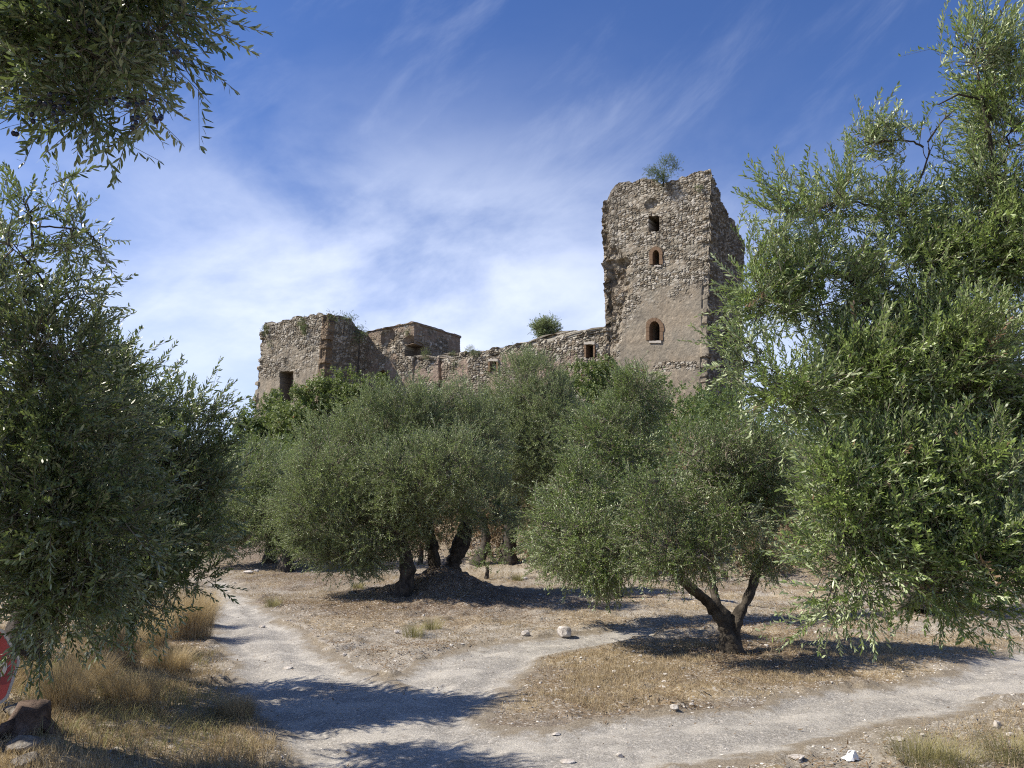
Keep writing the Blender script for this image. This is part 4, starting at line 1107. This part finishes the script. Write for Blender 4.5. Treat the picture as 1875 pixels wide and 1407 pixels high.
# ------------------------------------------------------------------ grass, litter, pebbles
def blades(name, label, x, y, h, w, mat, lean=0.35, seg=2, tint=0.5, tsd=0.3, patch=None, category='grass'):
    n = len(x); z = height(x, y) - 0.01
    a = rng.uniform(0, 2 * math.pi, n); ld = rng.uniform(0, 2 * math.pi, n); lm = lean * h * rng.uniform(0.2, 1.6, n)
    sx, sy = np.cos(a) * w / 2, np.sin(a) * w / 2
    V = np.zeros((n, 5, 3))
    V[:, 0] = np.stack([x - sx, y - sy, z], -1); V[:, 1] = np.stack([x + sx, y + sy, z], -1)
    mx = x + np.cos(ld) * lm * 0.35; my = y + np.sin(ld) * lm * 0.35; mz = z + h * 0.58
    V[:, 2] = np.stack([mx + sx * 0.8, my + sy * 0.8, mz], -1); V[:, 3] = np.stack([mx - sx * 0.8, my - sy * 0.8, mz], -1)
    V[:, 4] = np.stack([x + np.cos(ld) * lm, y + np.sin(ld) * lm, z + h * np.clip(1 - 0.25 * (lm / h) ** 2, 0.5, 1)], -1)
    base = np.array([0, 1, 2, 3, 3, 2, 4]); L = (base[None] + (np.arange(n) * 5)[:, None]).ravel(); S = np.tile([4, 3], n)
    t = np.clip(tint + rng.normal(size=n) * tsd, 0, 0.95)
    me = raw_mesh(name, V.reshape(-1, 3), L, S, [M[mat]], None, {'tint': np.repeat(t, 5)})
    return link(name, me, None, kind='stuff', label=label, category=category)
def scatter(n, xr, yr, dens):
    x = rng.uniform(*xr, n); y = rng.uniform(*yr, n); k = rng.random(n) < dens(x, y); return x[k], y[k]
def cluster(x, y, f=1.6, k=500, lo=0.42, hi=0.6): return sstep(fbm(x * f, y * f, k), lo, hi)
offpath = lambda x, y: sstep(-path_sd(x, y) + 0.35 * (fbm(x * 2.2, y * 2.2, 61) - 0.5), -0.05, 0.2)
# island straw
x, y = scatter(210000, (-0.3, 9), (6.2, 10.3), lambda x, y: sstep(seg_dist(x, y, ISLAND) + 0.5 * (fbm(x, y, 510) - 0.5), -0.25, 0.3) * (0.08 + 0.92 * cluster(x, y, 2.6, 500, .38, .62)))
blades('island_grass', 'short golden straw around the small forked olive', x, y, rng.uniform(0.02, 0.07, len(x)) * (0.3 + 1.2 * fbm(x * 1.3, y * 1.3, 520)), rng.uniform(0.002, 0.0045, len(x)), 'straw', 0.8)
# left verge: short straw and tall tussocks
x, y = scatter(230000, (-6.5, -0.3), (4.4, 10), lambda x, y: sstep(seg_dist(x, y, VERGE), -0.12, 0.2) * (0.15 + 0.85 * cluster(x, y, 2.2, 530)))
blades('verge_grass', 'dry grass of the verge left of the path', x, y, rng.uniform(0.03, 0.12, len(x)) * (0.4 + 1.2 * fbm(x * 1.1, y * 1.1, 540)), rng.uniform(0.002, 0.0045, len(x)), 'straw', 0.7, tint=0.4)
x, y = scatter(26000, (-6.5, -0.8), (4.6, 10), lambda x, y: sstep(seg_dist(x, y, VERGE), 0.0, 0.3) * cluster(x, y, 1.1, 560, .5, .62))
blades('green_verge_grass', 'greenish stalks mixed into the verge grass', x, y, rng.uniform(0.05, 0.18, len(x)), rng.uniform(0.003, 0.005, len(x)), 'straw_green', 0.9)
# everywhere else, thin
x, y = scatter(330000, (-12, 12), (6.5, 30), lambda x, y: offpath(x, y) * (x > -8) * cluster(x, y, 0.9, 570, 0.44, 0.64) * np.clip(14 / y, 0, 1))
blades('thin_dry_grass', 'thin dry grass on the bare ground of the grove', x, y, rng.uniform(0.015, 0.055, len(x)) * (0.6 + y * 0.05), rng.uniform(0.003, 0.006, len(x)) * (0.6 + y * 0.05), 'straw', 1.0, tint=0.45)
x, y = scatter(34000, (0.5, 9), (4.4, 7.3), lambda x, y: sstep(-path_sd(x, y), -0.05, 0.3) * (0.1 + cluster(x, y, 1.3, 575)) * sstep(x - 2.6 + (6 - y) * 0.6, -0.4, 0.8))
blades('roadside_grass', 'pale dry grass below the road at lower right', x, y, rng.uniform(0.02, 0.10, len(x)), rng.uniform(0.002, 0.0045, len(x)), 'straw', 1.0, tint=0.5)

# tussocks: each one a plant of its own
def tussock(px, py, h, r, n, mat, label, group=None, bend=0.5, tint=0.5):
    c = gpt(px, py)
    a = rng.uniform(0, 2 * math.pi, n); rr = r * 0.35 * np.sqrt(rng.random(n)); x0 = rr * np.cos(a); y0 = rr * np.sin(a)
    hh = h * rng.uniform(0.55, 1.1, n); ld = a + rng.normal(size=n) * 0.6; lm = bend * hh * rng.uniform(0.1, 1.3, n)
    w = rng.uniform(0.002, 0.004, n) * (0.7 + c[1] * 0.06); sx, sy = np.cos(a + 1.57) * w / 2, np.sin(a + 1.57) * w / 2
    rows = []
    for t in (0, 0.4, 0.75, 1.0):
        bx = x0 + np.cos(ld) * lm * t ** 1.8; by = y0 + np.sin(ld) * lm * t ** 1.8; bz = hh * (t - 0.28 * (lm / hh) * t ** 3) - 0.02
        k = 1 - 0.75 * t
        rows.append((np.stack([bx - sx * k, by - sy * k, bz], -1), np.stack([bx + sx * k, by + sy * k, bz], -1)))
    V = np.zeros((n, 8, 3))
    for i, (a_, b_) in enumerate(rows): V[:, 2 * i] = a_; V[:, 2 * i + 1] = b_
    base = np.array([0, 1, 3, 2, 2, 3, 5, 4, 4, 5, 7, 6]); L = (base[None] + (np.arange(n) * 8)[:, None]).ravel(); S = np.tile([4, 4, 4], n)
    t = np.clip(tint + rng.normal(size=n) * 0.25, 0, 0.95)
    me = raw_mesh('grass_tussock', V.reshape(-1, 3), L, S, [M[mat]], None, {'tint': np.repeat(t, 8)})
    o = link('grass_tussock', me, None, label=label, category='grass tuft'); o.location = tuple(c)
    if group: o['group'] = group
    return o
TG = 'tall dry grass tussocks along the verge'
for (px, py, h, r, lab) in [(345, 1168, .72, .9, 'tallest straw tussock standing at the path edge'), (305, 1165, .68, .9, 'straw tussock just left of the tallest one by the path'), (262, 1190, .62, .8, 'reddish straw tussock under the drooping foliage'),
      (215, 1215, .52, .6, 'straw tussock between the shaded bank and the hanging leaves'), (165, 1265, .36, .5, 'feathery seed head tussock left on the bank'), (120, 1300, .38, .5, 'seed head tussock nearest the fallen red sign'),
      (310, 1230, .28, .6, 'low pale tussock in the middle of the verge'), (430, 1320, .22, .4, 'shaded low tussock at the path edge near the bottom'), (240, 1290, .3, .6, 'tussock on the sunlit crest of the bank'), (368, 1145, .55, .5, 'narrow straw tussock beside the pale path, farthest along the verge')]:
    tussock(px, py, h, r, 1500, 'straw', lab, TG, 0.5, 0.55)
SG = 'small green gold tufts in the clearing'
for (px, py, lab) in [(757, 1163, 'green gold tuft in front of the dark mound, left of its pair'), (791, 1153, 'green gold tuft in front of the dark mound, right of its pair'), (500, 1110, 'pale tuft beside the path left of the mound'), (655, 1078, 'small tuft under the left side of the largest olive'), (948, 1064, 'small tuft right of the mound near the back of the clearing'), (470, 1112, 'faint tuft on the path border')][:5]:
    tussock(px, py, .22, .45, 260, 'straw_green', lab, SG, 0.7)
for (px, py, lab) in [(1740, 1400, 'pale grass tuft at the bottom right corner'), (1680, 1392, 'pale grass tuft left of the bottom right one'), (1850, 1385, 'grass tuft at the lower right edge of the photo')]:
    tussock(px, py, .20, .6, 500, 'straw_green', lab, 'pale tufts below the road', 0.9)

# fallen leaves and twigs lying on the ground
def litter(name, label, n, xr, yr, dens, size, mat, tint):
    x, y = scatter(n, xr, yr, dens); n = len(x); z = height(x, y) + 0.008 + rng.random(n) * 0.012
    a = rng.uniform(0, 6.283, n); l = size * rng.uniform(0.5, 1.3, n); w = l * rng.uniform(0.12, 0.3, n)
    dx, dy = np.cos(a) * l / 2, np.sin(a) * l / 2; ex, ey = -np.sin(a) * w / 2, np.cos(a) * w / 2; tz = rng.normal(size=n) * 0.3 * l
    V = np.stack([np.stack([x - dx, y - dy, z - tz * .3], -1), np.stack([x + ex, y + ey, z + 0.004 + 0 * x], -1), np.stack([x + dx, y + dy, z + np.abs(tz)], -1), np.stack([x - ex, y - ey, z], -1)], 1)
    L = (np.arange(4)[None] + (np.arange(n) * 4)[:, None]).ravel()
    me = raw_mesh(name, V.reshape(-1, 3), L, np.full(n, 4), [M[mat]], None, {'tint': np.repeat(np.clip(tint + rng.normal(size=n) * 0.3, 0, 0.95), 4)})
    link(name, me, None, kind='stuff', label=label, category='leaf litter')
litter('leaf_litter', 'fallen leaves and straw scattered over the grove floor', 200000, (-8, 10), (5, 22), lambda x, y: (0.03 + 0.97 * offpath(x, y)) * (0.25 + 0.75 * cluster(x, y, 0.8, 600)) * np.clip(11 / y, 0, 1), 0.042, 'dry_leaf', 0.65)

def ico():
    t = (1 + 5 ** .5) / 2
    v = np.array([(-1, t, 0), (1, t, 0), (-1, -t, 0), (1, -t, 0), (0, -1, t), (0, 1, t), (0, -1, -t), (0, 1, -t), (t, 0, -1), (t, 0, 1), (-t, 0, -1), (-t, 0, 1)], float)
    v /= np.linalg.norm(v, axis=1)[:, None]
    f = np.array([(0, 11, 5), (0, 5, 1), (0, 1, 7), (0, 7, 10), (0, 10, 11), (1, 5, 9), (5, 11, 4), (11, 10, 2), (10, 7, 6), (7, 1, 8), (3, 9, 4), (3, 4, 2), (3, 2, 6), (3, 6, 8), (3, 8, 9), (4, 9, 5), (2, 4, 11), (6, 2, 10), (8, 6, 7), (9, 8, 1)])
    return v, f
IV, IF = ico()
def pebbles(name, label, x, y, r, tint, tsd):
    n = len(x); z = height(x, y) + r * 0.1
    s = rng.uniform(0.6, 1.3, (n, 1, 3)); s[..., 2] *= 0.6
    V = IV[None] * (1 + rng.normal(size=(n, 12, 1)) * 0.16) * s * r[:, None, None]
    a = rng.uniform(0, 6.28, n); ca, sa = np.cos(a)[:, None], np.sin(a)[:, None]
    V = np.stack([V[..., 0] * ca - V[..., 1] * sa, V[..., 0] * sa + V[..., 1] * ca, V[..., 2]], -1) + np.stack([x, y, z], -1)[:, None]
    L = (IF.ravel()[None] + (np.arange(n) * 12)[:, None]).ravel()
    me = raw_mesh(name, V.reshape(-1, 3), L, np.full(n * 20, 3), [M['pebble']], None, {'tint': np.repeat(np.clip(tint + rng.normal(size=n) * tsd, 0, 1), 12)})
    link(name, me, None, kind='stuff', label=label, category='gravel')
x, y = scatter(60000, (-5, 9), (4.6, 17), lambda x, y: (0.3 + 0.7 * cluster(x, y, 1.2, 700)) * sstep(path_sd(x, y), -0.5, 0.1) * np.clip(9 / y, 0, 1) ** 1.5)
pebbles('gravel', 'loose pale gravel on the path', x, y, 0.0035 + 0.013 * rng.random(len(x)) ** 5, 0.5, 0.3)
x, y = scatter(9000, (-7, 11), (4.6, 26), lambda x, y: offpath(x, y) * cluster(x, y, 0.7, 710, .45, .6) * np.clip(12 / y, 0, 1))
pebbles('field_pebbles', 'small pale stones strewn over the dry ground', x, y, (0.006 + 0.026 * rng.random(len(x)) ** 4), 0.6, 0.25)

# individual stones
def stone(px, py, w, h, label, seed, flat_=0.8, name='stone', group=None, mat='limestone', Yadd=0):
    c = gpt(px, py); r = np.random.default_rng(seed); Yd = c[1]; sc = Yd / FPX
    # subdivided ico with cut facets
    v = [tuple(p) for p in IV]; f = [tuple(t) for t in IF]
    for _ in range(2):
        mid = {}; nf = []
        v = list(v)
        def mp(a, b_):
            k = (min(a, b_), max(a, b_))
            if k not in mid:
                p = np.array(v[a]) + np.array(v[b_]); p /= np.linalg.norm(p); v.append(tuple(p)); mid[k] = len(v) - 1
            return mid[k]
        for (a, b_, c_) in f:
            ab, bc, ca = mp(a, b_), mp(b_, c_), mp(c_, a); nf += [(a, ab, ca), (b_, bc, ab), (c_, ca, bc), (ab, bc, ca)]
        f = nf
    V = np.array(v)
    for _ in range(11):
        n = r.normal(size=3); n /= np.linalg.norm(n); d = r.uniform(0.62, 0.88); q = V @ n; V = V - np.where(q > d, q - d, 0)[:, None] * n
    V = V * (1 + r.normal(size=(len(V), 1)) * 0.02)
    V = V * np.array([w * sc / 2, w * sc / 2 * 0.85, h * sc / 2]) / 0.85
    V[:, 2] += h * sc * 0.5 * 0.80
    me = raw_mesh(name, V, np.array(f).ravel(), np.full(len(f), 3), [M[mat]])
    o = link(name, me, None, label=label, category='stone'); o.location = tuple(c + np.array([0, Yadd, 0]))
    if group: o['group'] = group
    return o
stone(1033, 1168, 23, 22, 'large pale angular stone beside the branch of the path', 1)
stone(963, 1165, 14, 11, 'rounded pale stone left of the large angular one', 2)
for i, (a, b_, w, h, lab) in enumerate([(353, 0, 0, 0, '')][1:] + [
    (480, 1149, 11, 6, 'small flat stone in the middle of the pale path'), (527, 1224, 17, 6, 'flat white stone on the pale path'), (631, 1200, 8, 5, 'little white stone at the right border of the path'),
    (643, 1377, 19, 9, 'whitish stone in the shade at the bottom of the path'), (727, 1158, 9, 7, 'small grey stone at the front of the dark mound'), (1235, 1297, 15, 8, 'pale stone at the lower edge of the straw island'),
    (1266, 1290, 8, 5, 'tiny pale stone at the lower edge of the straw island'), (1135, 1385, 12, 8, 'pinkish pebble in the middle of the lower road'), (1645, 1354, 20, 7, 'cream flat stone right of the white plastic rag'),
    (1826, 1330, 12, 14, 'upright pale stone on the bank at lower right'), (1850, 1347, 13, 8, 'pale stone near the lower right edge of the photo'), (1018, 1345, 14, 5, 'broad thin stone on the gravel below the island'),
    (455, 1048, 16, 5, 'flat whitish stone by the far bend of the path'), (470, 1046, 9, 5, 'small white stone beside the flat one at the far bend'), (1040, 1396, 22, 8, 'low white stone at the bottom edge of the lower road'),
    (960, 1060, 12, 5, 'distant flat stone right of the mound'), (405, 1394, 14, 9, 'blue white stone in the shaded verge grass'), (1690, 1347, 9, 6, 'small cream stone right of the cream flat stone')]):
    stone(a, b_ + h * 0.3, w, h, lab, 10 + i)
# rubble by the sign
for i, (a, b_, w, h, lab) in enumerate([(30, 1312, 44, 24, 'grey rubble stone directly under the fallen sign'), (85, 1345, 26, 18, 'small lump of stone right of the dark stump'), (40, 1375, 50, 26, 'weathered root like stone in front of the dark stump'), (-66, 1335, 70, 34, 'large rubble block at the left picture edge'), (50, 1400, 44, 20, 'dull rubble stone at the bottom left corner')]):
    stone(a, b_, w, h, lab, 40 + i, mat='stump' if i == 3 else 'rubble')

# dark stump
sc_ = gpt(20, 1362); g = Geo()
tube(g, [(0, 0, -0.1), (0.0, 0, 0.05), (0.02, 0.01, 0.14), (0.03, 0, 0.2)], [0.17, 0.12, 0.10, 0.08], 16, 0, 0.25)
for q in range(5):
    a = q * 1.3; tube(g, curve_pts((0.08 * math.cos(a), 0.08 * math.sin(a), 0.08), (0.26 * math.cos(a), 0.26 * math.sin(a), -0.03), (0, 0, 0.04), 6, 0.01), np.linspace(0.045, 0.012, 6), 7, 0, 0.15)
o = g.build('tree_stump', [M['stump']], None, (0, 0, 0), True, label='dark rotten stump below the fallen red sign', category='stump'); o.location = tuple(sc_ + np.array([0, 0.15, 0.0]))

# stop sign leaning against the rubble
SY = 5.55
sroot_p = at(-58, 1232, SY)
sign = empty('stop_sign', sroot_p, label='red octagonal stop sign with white rim propped on rubble at the left edge', category='sign')
sign.rotation_euler = (R(-8), R(9), R(6))
def octo(r, y, th, n=8, cr=0.12):
    pts = []
    for i in range(8):
        a = R(22.5 + 45 * i)
        for k in (-1, 0, 1):
            aa = a + k * 0.07; rr = r * (1 if k == 0 else 1 / math.cos(0) * math.cos(R(22.5)) / math.cos(R(22.5) - 0.07))
            if k == 0: rr = r * 0.985
            pts.append((rr * math.cos(aa), y, rr * math.sin(aa)))
    n = len(pts); V = [(p[0], y, p[2]) for p in pts] + [(p[0], y + th, p[2]) for p in pts]
    F = [tuple(range(n)), tuple(range(2 * n - 1, n - 1, -1))] + [(i, i + n, (i + 1) % n + n, (i + 1) % n) for i in range(n)]
    return V, F
RS = 0.335
g = Geo(); V, F = octo(RS, 0.0, 0.003); g.add(V, F); g.build('rim', [M['white']], sign)
g = Geo(); V, F = octo(RS * 0.935, -0.003, 0.0029); g.add(V, F); g.build('face', [M['red']], sign)
g = Geo(); tube(g, [(0.0, 0.03, -0.42), (0.0, 0.03, 0.30)], 0.024, 12); g.build('post', [M['metal']], sign, smooth_sh=True)
fc = bpy.data.curves.new('lettering', 'FONT'); fc.body = 'STOP'; fc.size = 0.245; fc.align_x = 'CENTER'; fc.align_y = 'CENTER'; fc.extrude = 0.001; fc.offset = 0.004
tmp = bpy.data.objects.new('tmp_text', fc); COL.objects.link(tmp)
dg = bpy.context.evaluated_depsgraph_get(); tm = bpy.data.meshes.new_from_object(tmp.evaluated_get(dg))
bpy.data.objects.remove(tmp); tm.materials.clear(); tm.materials.append(M['white'])
o = link('lettering', tm, sign); o.rotation_euler = (R(90), 0, 0); o.location = (0, -0.006, 0); o.scale = (0.82, 1.1, 1)

# white plastic rag near the bottom right
pc = gpt(1560, 1392)
nr, na = 10, 26; V = []; F = []
rr_ = np.random.default_rng(5)
for i in range(nr + 1):
    t = i / nr
    for j in range(na):
        a = 2 * math.pi * j / na
        rad = (0.012 + 0.062 * t) * (1 + 0.30 * math.sin(3 * a + 1) * t + 0.16 * math.sin(7 * a + 4 * t))
        zz = 0.085 * (1 - t) ** 1.2 + 0.014 * math.sin(5 * a + 3) * math.sin(t * 3.1) + rr_.normal() * 0.003 + 0.006
        V.append((0.62 * (rad * math.cos(a) * 1.1 + 0.03 * (1 - t) - 0.018 * t), 0.62 * rad * math.sin(a) * 0.7, 0.66 * zz))
for i in range(nr):
    for j in range(na):
        k = (j + 1) % na; F.append((i * na + j, i * na + k, (i + 1) * na + k, (i + 1) * na + j))
F.append(tuple(range(na - 1, -1, -1)))
g = Geo(); g.add(V, F); tube(g, curve_pts((-0.030, 0, 0.035), (0.02, 0.005, 0.052), (-0.01, 0, 0.03), 8), 0.004, 6)
o = g.build('plastic_rag', [M['plastic']], None, smooth_sh=True, label='crumpled white plastic rag lying by the road at the bottom', category='litter'); o.location = tuple(pc)
stone(1458, 1388, 30, 5, 'long thin whitish stone left of the white plastic rag', 77)
print('SCENE DONE', len(bpy.data.objects))
